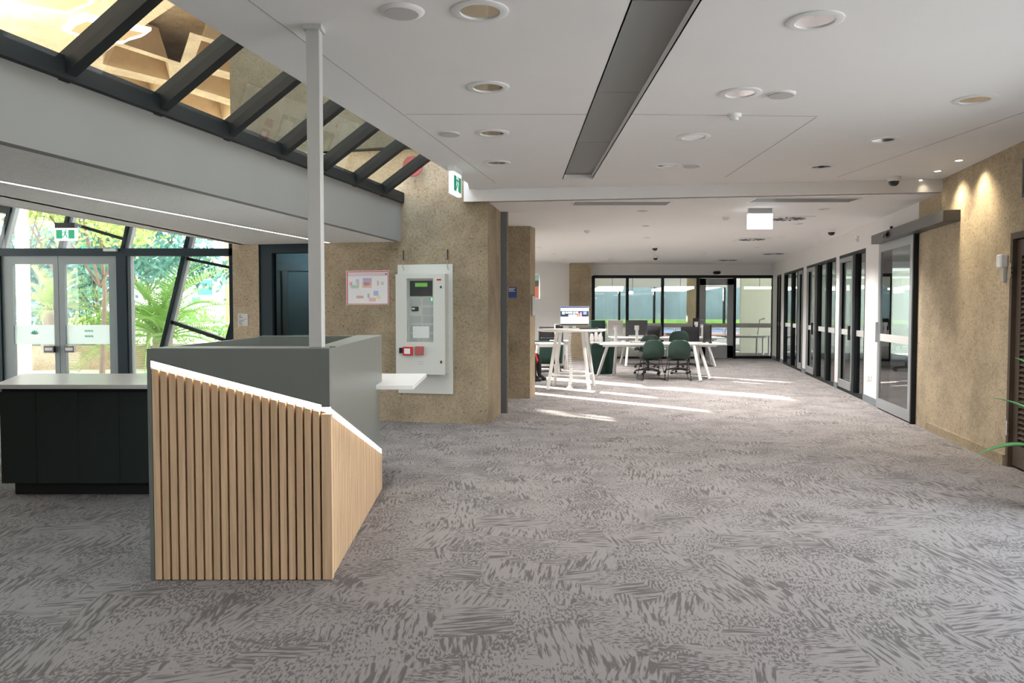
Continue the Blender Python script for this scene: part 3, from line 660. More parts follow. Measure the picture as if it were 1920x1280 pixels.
lm_mats = [mat('leaf_teal', (.16, .36, .34), .6, var=.3, vscale=3), mat('leaf_green', (.24, .42, .13), .6, var=.3, vscale=3), mat('leaf_lime', (.48, .6, .24), .6, var=.3, vscale=3)]
barkm = mat('bark', (.2, .16, .13), .9, var=.3, vscale=10)
def foliage(n, rx, ry, rz, cz, size, seed, hollow=.3):
    rr = random.Random(seed); mb = MB()
    cl = [(rr.uniform(-1, 1), rr.uniform(-1, 1), rr.uniform(-1, 1)) for _ in range(26)]
    cl = [c for c in cl if hollow * .5 < sum(q * q for q in c) < 1.2]
    for _ in range(n):
        c = rr.choice(cl); p = Vector(((c[0] + rr.gauss(0, .22)) * rx, (c[1] + rr.gauss(0, .22)) * ry, cz + (c[2] + rr.gauss(0, .2)) * rz))
        u = Vector((rr.uniform(-1, 1), rr.uniform(-1, 1), rr.uniform(-1, 1))).normalized() * size; v = u.cross(Vector((rr.uniform(-1, 1), rr.uniform(-1, 1), rr.uniform(-1, 1)))).normalized() * size * .45
        mb.add([p - u, p + v, p + u, p - v], [(0, 1, 2, 3)])
    return mb
def tree(px, Y, base, h, rx, rz, mt, label, seed, n=3200, size=.16):
    x = xat(px, Y); t = thing('tree', label, 'tree', (x, Y, 0), 0)
    foliage(n, rx, rx * .7, rz, h, size, seed).build('crown', mt, t, fix=False)
    MB().tube([(0, 0, base), (.1, 0, h * .5), (-.05, .1, h)], [.035 * rx, .028 * rx, .015 * rx]).build('trunk', barkm, t)
    br = MB()
    for k in range(5):
        a0 = k * 1.3 + seed; br.tube([(0, 0, h * .55), (math.cos(a0) * rx * .4, math.sin(a0) * rx * .3, h * .85), (math.cos(a0) * rx * .8, math.sin(a0) * rx * .5, h * 1.1)], [.02 * rx, .014 * rx, .007 * rx], 5)
    br.build('branch', barkm, t)
tree(75, 24.5, 0, 2.3, 2.1, 1.4, lm_mats[0], 'dark teal leafy tree behind the left door leaf', 3)
tree(180, 23.6, 0, 2.6, 2.0, 1.5, lm_mats[0], 'dense teal-green tree seen above the right door leaf', 5, 4200, .13)
tree(275, 20.4, 0, 3.2, 1.7, 1.2, lm_mats[0], 'tall pale green tree behind the large cycad', 8, 3200, .11)
tree(190, 17, 0, 3.6, 1.7, .8, lm_mats[2], 'fine branched lime tree spreading above the door transom', 11, 1300, .08)
tree(110, 19, 0, 4.1, 1.6, .6, lm_mats[1], 'light green tree top beside the hanging exit sign', 13, 900, .08)
tree(50, 16.5, 0, 3.7, .8, .45, lm_mats[2], 'sparse lime branch near the leftmost tilted mullion', 17, 300, .07)
# shrubs along the planter
for i, (px, Y, sz, mt, lb_) in enumerate(((150, 22.5, .5, lm_mats[2], 'bright lime shrub behind the right door leaf, low down'), (190, 22.8, .6, lm_mats[1], 'green grassy shrub right of the door leaf stile'), (72, 22.5, .35, lm_mats[1], 'small green shrub below the brown-trunked cycad'),
                                      (262, 23.5, .55, lm_mats[2], 'pale shrub at the foot of the large cycad, left side'), (385, 23.6, .5, lm_mats[1], 'green shrub in front of the pale blue building'))):
    t = thing('shrub', lb_, 'shrub', (xat(px, Y), Y, .5)); foliage(500, sz * 1.7, sz, sz, sz * .8, .09, 40 + i, 0).build('leaves', mt, t, fix=False)
# cycads: each frond its own part
def frond_mesh():
    mb = MB(); P = []
    for k in range(13):
        t = k / 12; P.append(Vector((1.5 * t, 0, .9 * t - 1.15 * t * t)))
    mb.tube(P, [.018 * (1 - .8 * k / 12) for k in range(13)], 4)
    for k in range(1, 36):
        t = k / 36; p = Vector((1.5 * t, 0, .9 * t - 1.15 * t * t)); L = .32 * math.sin(PI * min(1, t * .85 + .12))
        for s in (-1, 1): mb.add([p + Vector((-.014, 0, 0)), p + Vector((.014, 0, 0)), p + Vector((.12, s * L, .04))], [(0, 1, 2)])
    return mb
def cycad(px, Y, hz, sc, n, mt, label, trunk):
    x = xat(px, Y); t = thing('cycad', label, 'palm', (x, Y, .45)); rr = random.Random(px)
    MB().lathe([(.2, 0), (.24, .3), (.17, .6), (.22, hz - .1), (.1, hz + .1), (0, hz + .15)], 10).build('trunk', barkm, t, smooth=True)
    f0 = frond_mesh().build('frond', mt, t, fix=False)
    for k in range(n):
        o = f0 if k == 0 else f0.copy()
        if k: COL.objects.link(o); o.parent = t
        o.location = (0, 0, hz); tilt = rr.uniform(-1.25, .35); o.rotation_euler = (rr.uniform(-.2, .2), tilt, k * 2.4); s_ = sc * rr.uniform(.8, 1.15); o.scale = (s_, s_, s_)
cycad(97, 18.8, 1.0, .82, 34, lm_mats[2], 'cycad on a brown trunk behind the meeting stiles of the doors', True)
cycad(305, 18.8, .35, 1.45, 44, lm_mats[1], 'huge spreading cycad seen left of the tilted mullion', False)

# ================================================================== RECEPTION DESK
FLx, FRx, FY = -1.957, -.990, 4.24
SLEN = 2.23; sv = Vector((-.087, 2.243, 0)).normalized(); nv = Vector((sv.y, -sv.x, 0))
def SP(t, d, z): return Vector((FRx, FY, 0)) + sv * t + nv * d + Vector((0, 0, z))
DT = 1.27
desk = thing('reception_desk', 'grey-green reception desk faced with oak slats under a glowing slanted strip', 'desk', (-1.5, 5.3, 0))
def D(mb, name, mt, **k):
    return mb.build(name, mt, desk, loc=(1.5, -5.3, 0), **k)
zfl, zfr, zse = 1.206, .953, .325
def zf(x): return zfl + (zfr - zfl) * (x - FLx) / (FRx - FLx)
def zs_(t): return zfr + (zse - zfr) * t / SLEN
D(MB().ext([(FLx, FY, zfl), (FRx, FY, zfr), (FRx, FY, DT), (FLx, FY, DT)], (0, .05, 0)), 'front_panel', M_GREY)
D(MB().box(FLx - .02, FLx, FY - .004, 6.1, 0, DT), 'end_panel', M_GREY)
tN = (6.1 - FY) / sv.y; tE = SLEN
sidep = [SP(.001, .0, zs_(0)), SP(tN, 0, zs_(tN)), SP(tN, 0, .896), SP(tE, 0, .896), SP(tE, 0, DT), SP(.001, 0, DT)]
D(MB().ext(sidep, -nv * .045), 'side_panel', M_GREY)
D(MB().ext([SP(tN, -.02, .02), SP(tE, -.02, .02), SP(tE, -.02, .855), SP(tN, -.02, .855)], -nv * .02), 'recess_panel', M_GREY)
D(MB().ext([(FLx, FY + .03, .0), (FRx - .03, FY + .03, .0), (FRx - .03, FY + .03, zfr - .01), (FLx, FY + .03, zfl - .01)], (0, .02, 0)), 'front_backing', M_BROWNBK)
D(MB().ext([SP(.03, -.03, 0), SP(tE, -.03, 0), SP(tE, -.03, zs_(tE) - .01), SP(.03, -.03, zs_(.03) - .01)], -nv * .01), 'side_backing', M_BROWNBK)
# rims
D(MB().prism([(FLx, FY + .001), (FRx - .002, FY + .001), (FRx - .05, FY + .22), (FLx, FY + .22)], DT, DT + .004), 'front_rim', M_GREYL)
a = SP(.2, -.002, 0); b_ = SP(tE, -.002, 0); D(MB().prism([(a.x, a.y), (b_.x, b_.y), (b_.x - .2, b_.y), (a.x - .1, a.y)], DT, DT + .004), 'side_rim', M_GREYL)
D(MB().prism([(FLx - .09, 6.3), (-1.1, 6.3), (-1.1, 6.45), (FLx - .09, 6.45)], .896, DT), 'back_panel', M_GREY)
D(MB().prism([(FRx - .12, FY + .22), (FRx - .10, FY + .22), (-1.27, 6.3), (-1.29, 6.3)], .75, DT - .005), 'inner_panel', M_GREY)
D(MB().box(FLx, FRx - .1, FY + .2, FY + .22, .3, DT - .002), 'inner_panel', M_GREY)
D(MB().box(FLx + .01, -1.15, FY + .22, 6.08, .72, .745), 'inner_worktop', M_GREYL)
# light strip
sl = .034
D(MB().ext([(FLx, FY + .006, zfl - sl), (FRx, FY + .006, zfr - sl), (FRx, FY + .006, zfr), (FLx, FY + .006, zfl)], (0, .014, 0)), 'light_strip', M_LED, label='glowing warm light strip')
D(MB().ext([SP(.006, -.006, zs_(0) - sl), SP(tE, -.006, zs_(tE) - sl), SP(tE, -.006, zs_(tE)), SP(.006, -.006, zs_(0))], -nv * .014), 'light_strip', M_LED, label='glowing warm light strip')
# front slats (21) and side slats
pit = .0458; n_f = 20; x = FLx + .004
while x < FRx - .062:
    w = .034; z0, z1 = zf(x) - sl - .006, zf(x + w) - sl - .006
    D(MB().ext([(x, FY, .004), (x + w, FY, .004), (x + w, FY, z1), (x, FY, z0)], (0, .03, 0)), 'slat', M_TIMBER); x += pit
D(MB().prism([(x, FY), (FRx + .006, FY), (FRx + .006, FY + .04), (FRx - .03, FY + .045), (x, FY + .03)], .004, zfr - sl - .004), 'corner_post', M_TIMBER)
t = .062
while t < SLEN - .036:
    z0, z1 = zs_(t) - sl - .006, zs_(t + .034) - sl - .006
    D(MB().ext([SP(t, 0, .004), SP(t + .034, 0, .004), SP(t + .034, 0, z1), SP(t, 0, z0)], -nv * .03), 'slat', M_TIMBER); t += pit

# worktop that runs through the desk, cabinets on the left
MB().prism([(-4.08, 6.149), (-2.05, 6.149), (-2.05, 6.105), (-.77, 6.105), (-.79, 7.24), (-4.54, 7.24)], .859, .893).build('worktop', M_STONE, bevel=.002, label='long white worktop passing through the oak slatted desk, its end jutting out right', category='worktop')
cb = thing('cabinet', 'dark green base cabinets under the long white worktop', 'cabinet', (-3.1, 6.7, 0))
def Cc(mb, nm, mt, **k): return mb.build(nm, mt, cb, loc=(3.1, -6.7, 0), **k)
Cc(MB().prism([(-4.06, 6.22), (-2.0, 6.22), (-2.0, 7.15), (-4.45, 7.15)], .1, .855), 'body', M_CAB)
Cc(MB().prism([(-4.0, 6.26), (-2.0, 6.26), (-2.0, 7.1), (-4.3, 7.1)], 0, .1), 'plinth', M_PLINTH)
dx = [-4.07, xat(64, 6.2), xat(143, 6.2), xat(220, 6.2), xat(298, 6.2), xat(376, 6.2), -2.05]
for i in range(6): Cc(B(dx[i] + .0015, dx[i + 1] - .0015, 6.2, 6.22, .1, .832), 'door', M_CAB, bevel=.001)
# post standing on the desk
pt = thing('steel_post', 'slim white square post rising from the desk to the ceiling', 'post', (-1.078, 4.335, DT + .004))
B(-.036, .036, -.036, .036, 0, CE - DT - .006).build('shaft', M_POST, pt, bevel=.003); B(-.05, .05, -.05, .05, CE - DT - .03, CE - DT - .004).build('top_plate', M_POST, pt)

# soffit light line
a0, a1 = -1.5, 10.52
lt_ = thing('linear_light', 'long thin glowing light line recessed in the rough left soffit', 'light', (ledx(5), 5, ZS))
MB().ext([(ledx(a0) - .022 - ledx(5), a0 - 5, -.004), (ledx(a0) + .022 - ledx(5), a0 - 5, -.004), (ledx(a1) + .022 - ledx(5), a1 - 5, -.004), (ledx(a1) - .022 - ledx(5), a1 - 5, -.004)], (0, 0, .003)).build('diffuser', M_LEDW, lt_)
tr = MB()
for s in (-1, 1): tr.bar((ledx(a0) + s * .027 - ledx(5), a0 - 5, -.002), (ledx(a1) + s * .027 - ledx(5), a1 - 5, -.002), .008, .006)
tr.build('trim', M_ALU, lt_)

# ================================================================== CEILING FITTINGS
def spot(parent, energy, z, size=.05, ang=120, col=(1, .955, .9)):
    ld = bpy.data.lights.new('lamp', 'SPOT'); ld.energy = energy; ld.spot_size = math.radians(ang); ld.spot_blend = .8; ld.shadow_soft_size = size; ld.color = col
    lo = bpy.data.objects.new('added_spot', ld); COL.objects.link(lo); lo.parent = parent; lo.location = (0, 0, z)
def downlight(p, R, label, group, first=[None], first_s=[None], watt=60):
    small = R < .1; store = first_s if small else first
    if store[0] is None:
        t = thing('downlight', label, 'light', p, 0, group)
        MB().ring([(R, 0), (R, -.006), (R * .9, -.012), (R * .7, -.01), (R * .68, 0)], 28).build('trim_ring', M_PLAS, t, smooth=True)
        MB().lathe([(R * .69, -.004), (R * .68, .01), (R * .6, R * .35), (R * .46, R * .66), (R * .28, R * .84), (0, R * .88)], 18).build('reflector', M_CHROME, t)
        MB().lathe([(0, .075), (R * .14, .08), (R * .16, .12)], 14).build('lamp', M_LAMP, t)
        store[0] = t
    else: t = dup(store[0], p, 0, label, group)
    spot(t, watt, -.03)  # spot and lens glow added to light the room; fittings are off
    return t
G1 = 'downlights in the near ceiling'
for q, lb_ in NEARP: downlight(q, RN, lb_, G1, watt=SPOT_W)
for q, lb_ in FARP: downlight(q, RF, lb_, 'small downlights in the far ceiling', watt=SPOT_FAR_W)
def disc(nm, lbl, cat, px, py, z, prof, mt, extra=None, group=None):
    q = Fp(px, py, z); t = thing(nm, lbl, cat, (q.x, q.y, z), 0, group); MB().lathe(prof, 24).build('body', mt, t, smooth=True)
    if extra: extra(t)
    return t
spk = [(0, -.014), (.09, -.014), (.115, -.006), (.12, 0)]
def spg(t): MB().lathe([(0, -.0165), (.088, -.0165), (.088, -.014)], 24).build('grille', mat('speaker_mesh', (.58, .56, .54), .8), t)
for (p, R_, lb_) in (((753, 21), 1, 'round grey ceiling speaker at the top edge, left of a downlight'), ((1465, 176), .85, 'round ceiling speaker beside a downlight right of the slot'), ((843, 250), .75, 'small round fitting nearest the skylight edge'), ((1297, 310), .85, 'faint round speaker beside the farthest downlight')):
    disc('ceiling_speaker', lb_, 'speaker', p[0], p[1], CE, [(r_ * R_, z) for r_, z in spk], M_CEIL, spg, 'round speakers in the near ceiling')
sdp = [(0, -.05), (.03, -.05), (.035, -.03), (.05, -.028), (.055, -.008), (.055, 0)]
for (p, z, lb_) in (((1377, 214), CE, 'white smoke detector on the near ceiling by a joint line'), ((1101, 432), CE2, 'white smoke detector on the far ceiling, left half'), ((1361, 407), CE2, 'white smoke detector left of the blank lit sign'), ((1140, 484), CE2, 'tiny detector near the far concrete column'), ((1320, 473), CE2, 'small detector over the far glazed partition')):
    disc('smoke_detector', lb_, 'detector', p[0], p[1], z, sdp, M_PLAS, None, 'smoke detectors')
def dome(t): MB().lathe([(0, -.105), (.03, -.1), (.052, -.08), (.06, -.05)], 20).build('dome', M_BPLAS, t, smooth=True)
for (p, z, lb_) in (((1676, 332), CE, 'dome camera on the near ceiling beside the wall spots'), ((1559, 430), CE2, 'dome camera on the far ceiling by the right partition'), ((1228, 461), CE2, 'nearer of the two dome cameras in the middle far ceiling'), ((1229, 480), CE2, 'farther of the two dome cameras in the middle far ceiling')):
    disc('security_camera', lb_, 'camera', p[0], p[1], z, [(0, -.05), (.06, -.05), (.075, -.02), (.078, 0)], M_PLAS, dome, 'dome cameras')
# wall washer spots
for k3, ((px, py), lb_) in enumerate(zip(((1798, 300), (1758, 320), (1725, 337)), ('glowing wall spot nearest the viewer by the right concrete wall', 'middle glowing wall spot by the right concrete wall', 'farthest glowing wall spot by the right concrete wall'))):
    q = Fp(px, py, CE); t = thing('wall_spot', lb_, 'light', (q.x, q.y, CE), 0, 'wall spots along the right wall')
    MB().ring([(.05, 0), (.05, -.006), (.034, -.006), (.034, 0)], 20).build('trim_ring', M_PLAS, t); MB().lathe([(0, -.004), (.034, -.004), (.034, -.001)], 20).build('lamp', M_LAMPW, t)
    ld = bpy.data.lights.new('wash', 'SPOT'); ld.energy = WASH_W * (1, 1, .3)[k3]; ld.spot_size = math.radians(105); ld.spot_blend = 1; ld.shadow_soft_size = .06; ld.color = (1, .87, .62)
    lo = bpy.data.objects.new('wash_light', ld); COL.objects.link(lo); lo.parent = t; lo.location = (0, 0, -.02)
    lo.rotation_euler = Vector((rwx(q.y) - q.x + .15, -.1, -1.25)).to_track_quat('-Z', 'Y').to_euler()
# linear air grilles past the step
for (p0, p1, lb_) in ((1072, 1254, 'long linear air grille past the ceiling step, left one'), (1405, 1600, 'long linear air grille past the ceiling step, right one')):
    Yg = 10.25 if p0 < 1200 else 9.95; xa, xb = xat(p0, Yg), xat(p1, Yg); t = thing('air_grille', lb_, 'grille', ((xa + xb) / 2, Yg, CE2), 0, 'linear grilles in the far ceiling'); h = (xb - xa) / 2
    f = MB(); f.box(-h, h, -.19, -.17, -.01, 0); f.box(-h, h, .17, .19, -.01, 0); f.box(-h, -h + .02, -.17, .17, -.01, 0); f.box(h - .02, h, -.17, .17, -.01, 0); f.build('frame', M_PLAS, t)
    for k in range(8): B(-h + .02, h - .02, -.165 + k * .042, -.14 + k * .042, -.008, -.003).build('blade', M_GRILLE, t)
    B(-h + .02, h - .02, -.17, .17, -.002, -.0005).build('backing', M_DGREY, t)
for (p, lb_) in (((1478, 409), 'square swirl diffuser beside the blank lit sign'), ((1410, 448), 'square diffuser halfway along the far ceiling'), ((1450, 475), 'square diffuser near the right partition, far end'), ((1365, 487), 'square diffuser nearest the far glazed wall')):
    q = Fp(p[0], p[1], CE2); t = thing('air_diffuser', lb_, 'diffuser', (q.x, q.y, CE2), 0, 'square diffusers in the far ceiling')
    B(-.3, .3, -.3, .3, -.012, 0).build('plate', M_PLAS, t); f = MB()
    for k in range(14): a0 = k * 2 * PI / 14; f.bar((.09 * math.cos(a0), .09 * math.sin(a0), -.014), (.25 * math.cos(a0 + .25), .25 * math.sin(a0 + .25), -.014), .035, .004)
    f.build('slots', M_DGREY, t)

# ------------------------------------------------------------------ exit signs
def man(mb, cx, cz, s, y):   # running figure
    def q(pts): mb.ext([(cx + a * s, y, cz + b * s) for a, b in pts], (0, -.002, 0))
    mb.ext([(cx + (.06 + .09 * math.cos(k * PI / 4)) * s, y, cz + (.42 + .09 * math.sin(k * PI / 4)) * s) for k in range(8)], (0, -.002, 0))
    q([(-.1, .3), (.08, .32), (.06, 0), (-.1, -.02)]); q([(-.1, .02), (.06, .02), (.22, -.15), (.12, -.2)]); q([(.22, -.15), (.12, -.2), (.1, -.45), (.2, -.45)])
    q([(-.1, .0), (0, 0), (-.12, -.25), (-.22, -.2)]); q([(-.22, -.2), (-.12, -.25), (-.35, -.38), (-.38, -.3)]); q([(.06, .32), (.08, .22), (.3, .1), (.3, .18)]); q([(-.08, .32), (-.1, .22), (-.3, .12), (-.3, .2)])
def exit_sign(nm, lbl, loc, rotz, w, h, housing, hm, face='exit'):
    t = thing(nm, lbl, 'sign', loc, rotz)
    B(-w / 2, w / 2, -.025, .025, -h - housing, -housing).build('panel', M_SIGNB if face == 'blank' else M_SIGNW, t, bevel=.004)
    B(-w * .46, w * .46, -.04, .04, -housing, 0).build('housing', hm, t)
    if face == 'exit':
        for sgn in (-1, 1):
            f = MB(); f.box(-w * .42, -w * .14, min(sgn * .026, sgn * .028), max(sgn * .026, sgn * .028), -h * .85 - housing, -h * .15 - housing); f.box(w * .14, w * .42, min(sgn * .026, sgn * .028), max(sgn * .026, sgn * .028), -h * .85 - housing, -h * .15 - housing)
            man(f, 0, -h * .5 - housing, h * .75, .028 if sgn > 0 else -.026); f.build('pictogram', M_SIGNG, t)
    return t
q = Vp(124, 418, 10.8); exit_sign('exit_sign', 'green running-man exit sign hung on the lobby window frame', (q.x, 10.8, q.z), 0, .3, .17, .07, M_BLACK)
B(q.x + .02, q.x + .1, 10.8, 11.0, q.z - .03, q.z + .0).build('sign_bracket', M_BLACK, label='small dark bracket holding the lobby exit sign', category='bracket')
exit_sign('exit_sign', 'lit green exit sign under the ceiling edge beside the skylight', (Fp(850, 315, CE).x + .02, Fp(850, 315, CE).y, CE), PI / 2 - .2, .34, .235, .06, M_PLAS)
q = Fp(1425, 391, CE2); exit_sign('exit_sign', 'blank glowing white sign hanging from the far ceiling', (q.x, q.y, CE2), 0, .34, .21, .07, M_PLASG, 'blank')

# ================================================================== ITEMS ON THE LEFT CONCRETE WALL
def on_lw(name, label, cat, px, z=0): p = lwp(px); return thing(name, label, cat, (p.x, p.y, z), LW_ROT)
fp = on_lw('fire_panel', 'cream fire alarm panel cabinet on a backboard, on the concrete wall', 'panel', 747)
LX = lambda px: (px - 747) / 139.0
LZ = lambda y: EYE - (y - 581) * 10.3 / 1470
def P(nm, mt, px0, px1, y0, y1, d0, d1, par=None, **k):
    return B(LX(px0), LX(px1), -d1, -d0, LZ(y1), LZ(y0)).build(nm, mt, par or fp, **k)
P('backboard', M_PANEL, 747, 852, 496, 738, .0, .02, bevel=.002)
cabm = MB(); f4 = (751, 844, 515, 700); w4 = (772, 822, 523, 640)
for (a, b2, c, d) in ((751, 772, 515, 700), (822, 844, 515, 700), (772, 822, 515, 523), (772, 822, 640, 700)): cabm.box(LX(a), LX(b2), -.17, -.02, LZ(d), LZ(c))
cabm.build('cabinet', M_PANEL, fp)
P('window_back', M_PANEL, 772, 822, 523, 640, .02, .13)
P('display_unit', M_DGREY, 777, 818.5, 527, 555, .13, .145); P('display', mat('lcd_green', (.1, .25, .05), .3, emit=(.15, .4, .08), estr=.5), 787, 810, 531, 538, .145, .148)
for i, (a, c) in enumerate(((777, 559), (801, 559), (801, 576), (777, 592), (801, 592), (777, 609), (801, 609), (777, 625), (801, 625))):
    P('module', M_PLASG, a, a + 20, c, c + 13, .13, .14)
P('module', M_DGREY, 780, 793, 575, 583, .13, .146); P('module', M_PLAS, 781, 786, 577, 580, .146, .148)
P('indicator', mat('green_led', (.1, .9, .2), emit=(.1, 1, .3), estr=2), 817, 819, 559, 564, .14, .143)
P('notice', M_PLAS, 782, 813, 611, 633, .141, .145); P('window_glass', M_GLASS, 772, 822, 523, 640, .158, .161)
P('brand_mark', M_RED, 829, 837, 524, 527, .17, .172)
P('lock', M_DGREY, 835, 838, 537, 541, .17, .178); P('lock', M_DGREY, 835, 838, 674, 679, .17, .178)
rb = P('alarm_point', M_RED, 766, 784, 649, 665, .17, .21, bevel=.004); P('face', M_PLAS, 769, 780, 652, 662, .21, .213)
P('handset', M_BPLAS, 758, 766, 651, 661, .17, .19); P('call_button', mat('dull_red', (.42, .1, .1), .5), 789, 804, 648, 664, .17, .2, bevel=.004)
P('grille', M_PLASG, 792, 804, 676, 677, .17, .172); P('grille', M_PLASG, 792, 804, 680, 681, .17, .172)
for px in (757.5, 840):
    t = on_lw('cable', 'short black cable entering the %s top corner of the fire panel' % ('left' if px < 800 else 'right'), 'cable', px); 
    MB().tube([(0, -.012, LZ(469)), (0, -.012, LZ(488))], .008).build('sleeve', M_BPLAS, t); MB().tube([(0, -.014, LZ(488)), (0, -.03, LZ(500)), (.015, -.03, LZ(507))], .004).build('wire', mat('tan_wire', (.35, .28, .18)), t)
po = on_lw('evacuation_poster', 'red-bordered evacuation plan poster with small coloured floor plans', 'poster', 650)
lx2 = lambda px: (px - 650) / 138.0
zz = lambda y: EYE - (y - 581) * 10.4 / 1470
def Q(nm, col, a, b2, c, d, dd):
    if nm == 'floor_plan': col = tuple(v * .6 + .3 for v in col)
    return B(lx2(a), lx2(b2), -dd, 0, zz(d), zz(c)).build(nm, mat('ink_%d_%d_%d' % tuple(int(v * 99) for v in col), col, .5), po)
Q('sheet', (.85, .85, .86), 650, 734, 507, 571, .004)
for a, b2, c, d in ((651, 733, 508, 510), (651, 733, 569, 570.3), (651, 653, 508, 570), (731.5, 733, 508, 570)): Q('border', (.65, .12, .16), a, b2, c, d, .006)
Q('header', (.72, .6, .66), 653, 731, 511.5, 517, .005)
for a, b2, c, d, col in ((657, 662, 528, 535, (.7, .2, .2)), (659, 674, 534, 540, (.2, .55, .4)), (669, 675, 523, 531, (.4, .5, .8)), (672, 675, 530, 537, (.8, .5, .2)), (683, 700, 521, 528, (.35, .2, .6)), (682, 700, 528, 539, (.85, .4, .25)), (686, 696, 529, 535, (.85, .8, .8)),
                          (711, 714, 526, 535, (.8, .25, .3)), (718, 724, 528, 534, (.5, .6, .5)), (670, 684, 554, 559, (.7, .25, .25)), (692, 696, 550, 558, (.4, .4, .5)), (695, 708, 558, 565, (.85, .4, .35)), (704, 713, 545, 554, (.2, .35, .75)), (710, 717, 553, 560, (.9, .7, .15))):
    Q('floor_plan', col, a, b2, c, d, .006)
Q('seal', (.1, .1, .1), 727, 729.5, 512, 515, .006)
sg = on_lw('wall_sign', 'small white two-part room sign beside the lobby window jamb', 'sign', 447)
B(0, .15, -.008, 0, zat(597.5, 10.9), zat(588, 10.9)).build('plate', M_PLASG, sg); B(0, .15, -.008, 0, zat(610.5, 10.9), zat(598.5, 10.9)).build('plate', M_PLASG, sg)
tx = MB()
for k, yy in enumerate((591, 594, 601, 604, 607)): tx.box(.015, .05 + .02 * (k % 3), -.0095, -.008, zat(yy + .8, 10.9), zat(yy - .2, 10.9))
tx.build('lettering', M_BPLAS, sg)
sw = thing('door_button', 'small white door release button low on the window jamb', 'button', (xat(440, 10.93), 10.94, zat(643, 10.93)))
B(-.035, .035, -.03, 0, -.05, .05).build('plate', M_PLASG, sw); MB().tube([(0, -.03, 0), (0, -.04, 0)], .018, 12).build('button', M_BPLAS, sw)
# blue sign and white box on column 2
bs = thing('blue_sign', 'small dark blue notice on the second concrete column', 'sign', (xat(960.5, 13.07), 13.07, zat(548, 13.07)))
B(-.075, .075, -.006, 0, -.085, .085).build('plate', mat('navy', (.02, .07, .25), .4), bs)
tx = MB()
for k in range(3): tx.box(-.06, .05 - .02 * (k % 2), -.0075, -.006, .06 - k * .022, .07 - k * .022)
tx.build('lettering', M_PLAS, bs)
wb_ = thing('wall_box', 'narrow pale grey box on the side of the second column', 'box', (.35, 13.25, zat(573, 13.3)), math.atan2(.4, .096))
B(-.1, .1, -.02, 0, -.16, .16).build('box', M_PLASG, wb_)
pc = thing('red_disc_sign', 'round dark red sign on the tower wall seen through the skylight', 'sign', tuple(Vp(774, 312, 10.16)))
MB().tube([(0, -.03, 0), (0, 0, 0)], .13, 20).build('disc', mat('dark_red', (.22, .02, .02), .5), pc); MB().tube([(.01, -.034, 0), (.01, -.03, 0)], .05, 10).build('emblem', M_PLAS, pc)

# ================================================================== RIGHT WALL ITEMS
def on_rw(name, label, cat, Y, z=0, off=0): return thing(name, label, cat, (rwx(Y) - .981 * off, Y + .1925 * off, z), RW_ROT)
# local x runs towards the viewer; y points into the wall
Lp = lambda Y0, Y1: (Y0 - Y1) * 1.019
sdoor = on_rw('sliding_door', 'large aluminium framed glass sliding door under the grey operator box', 'door', seg[1] + .05)
wL = Lp(seg[1] + .05, rwY(1718)); f = MB()
f.box(0, .11, -.06, -.02, .02, 2.46); f.box(wL - .11, wL, -.06, -.02, .02, 2.46); f.box(.11, wL - .11, -.06, -.02, 2.34, 2.46); f.box(.11, wL - .11, -.06, -.02, .02, .16)
f.build('leaf_frame', M_ALU, sdoor); B(.11, wL - .11, -.045, -.037, .16, 2.34).build('pane', M_GLASSD, sdoor)
B(.11, wL - .11, -.05, -.046, 1.02, 1.13).build('midrail', M_POST, sdoor); B(.03, .07, -.1, -.06, 1.0, 1.3).build('pull_handle', M_ALU, sdoor)
B(wL, wL + .05, -.06, .0, 0, 2.46).build('end_stop', M_BLACK, sdoor)
op = on_rw('door_operator', 'long dark grey sliding door operator box on the right wall', 'operator', 11.75)
wO = Lp(11.75, 8.72); B(0, wO, -.18, 0, 2.462, 2.59).build('case', M_OPER, op, bevel=.003); B(wO, wO + .012, -.178, -.002, 2.466, 2.586).build('end_cap', M_DGREY, op)
ms = on_rw('motion_sensor', 'small black motion sensor on top of the door operator', 'sensor', 10.9, 2.59, .18)
B(-.06, .06, -.02, .04, -.07, -.02).build('body', M_BPLAS, ms, bevel=.01); MB().tube([(0, .05, -.02), (0, .05, .05)], .02).build('stalk', M_BPLAS, ms); B(-.09, .09, -.05, -.01, -.1, -.05).build('visor', M_BPLAS, ms, bevel=.01)
cr = on_rw('card_reader', 'slim black card reader on the white pier left of the sliding door', 'reader', rwY(1653), 1.7)
B(-.03, .03, -.02, 0, -.1, .1).build('body', M_BPLAS, cr, bevel=.004)
for px, lb_ in ((1629, 'white power outlet low on the pier, left one'), (1634, 'white power outlet low on the pier, right one')):
    t = on_rw('power_outlet', lb_, 'outlet', rwY(px), zat(708, rwY(px))); B(-.055, .055, -.012, 0, -.04, .04).build('plate', M_PLAS, t, bevel=.003); B(-.03, -.01, -.014, -.012, -.01, .01).build('socket', M_PLASG, t)
t = on_rw('wall_sensor', 'small white sensor above the glazed opening left of the sliding door', 'sensor', rwY(1606), 2.68); B(-.05, .05, -.03, 0, -.05, .05).build('body', M_PLAS, t, bevel=.005); B(-.02, .02, -.034, -.03, -.03, .01).build('lens', M_PLASG, t)
t = on_rw('intercom', 'white intercom handset on the right concrete wall beside the louvre door', 'intercom', rwY(1883), zat(505, 7.8))
B(-.05, .06, -.07, 0, -.0, .13).build('body', M_PLAS, t, bevel=.012); B(.0, .04, -.035, 0, -.14, .0).build('lower_cover', M_PLASG, t, bevel=.006)
t = on_rw('high_vent', 'dark slatted vent high on the right edge above the louvre door', 'vent', rwY(1914) , 0)
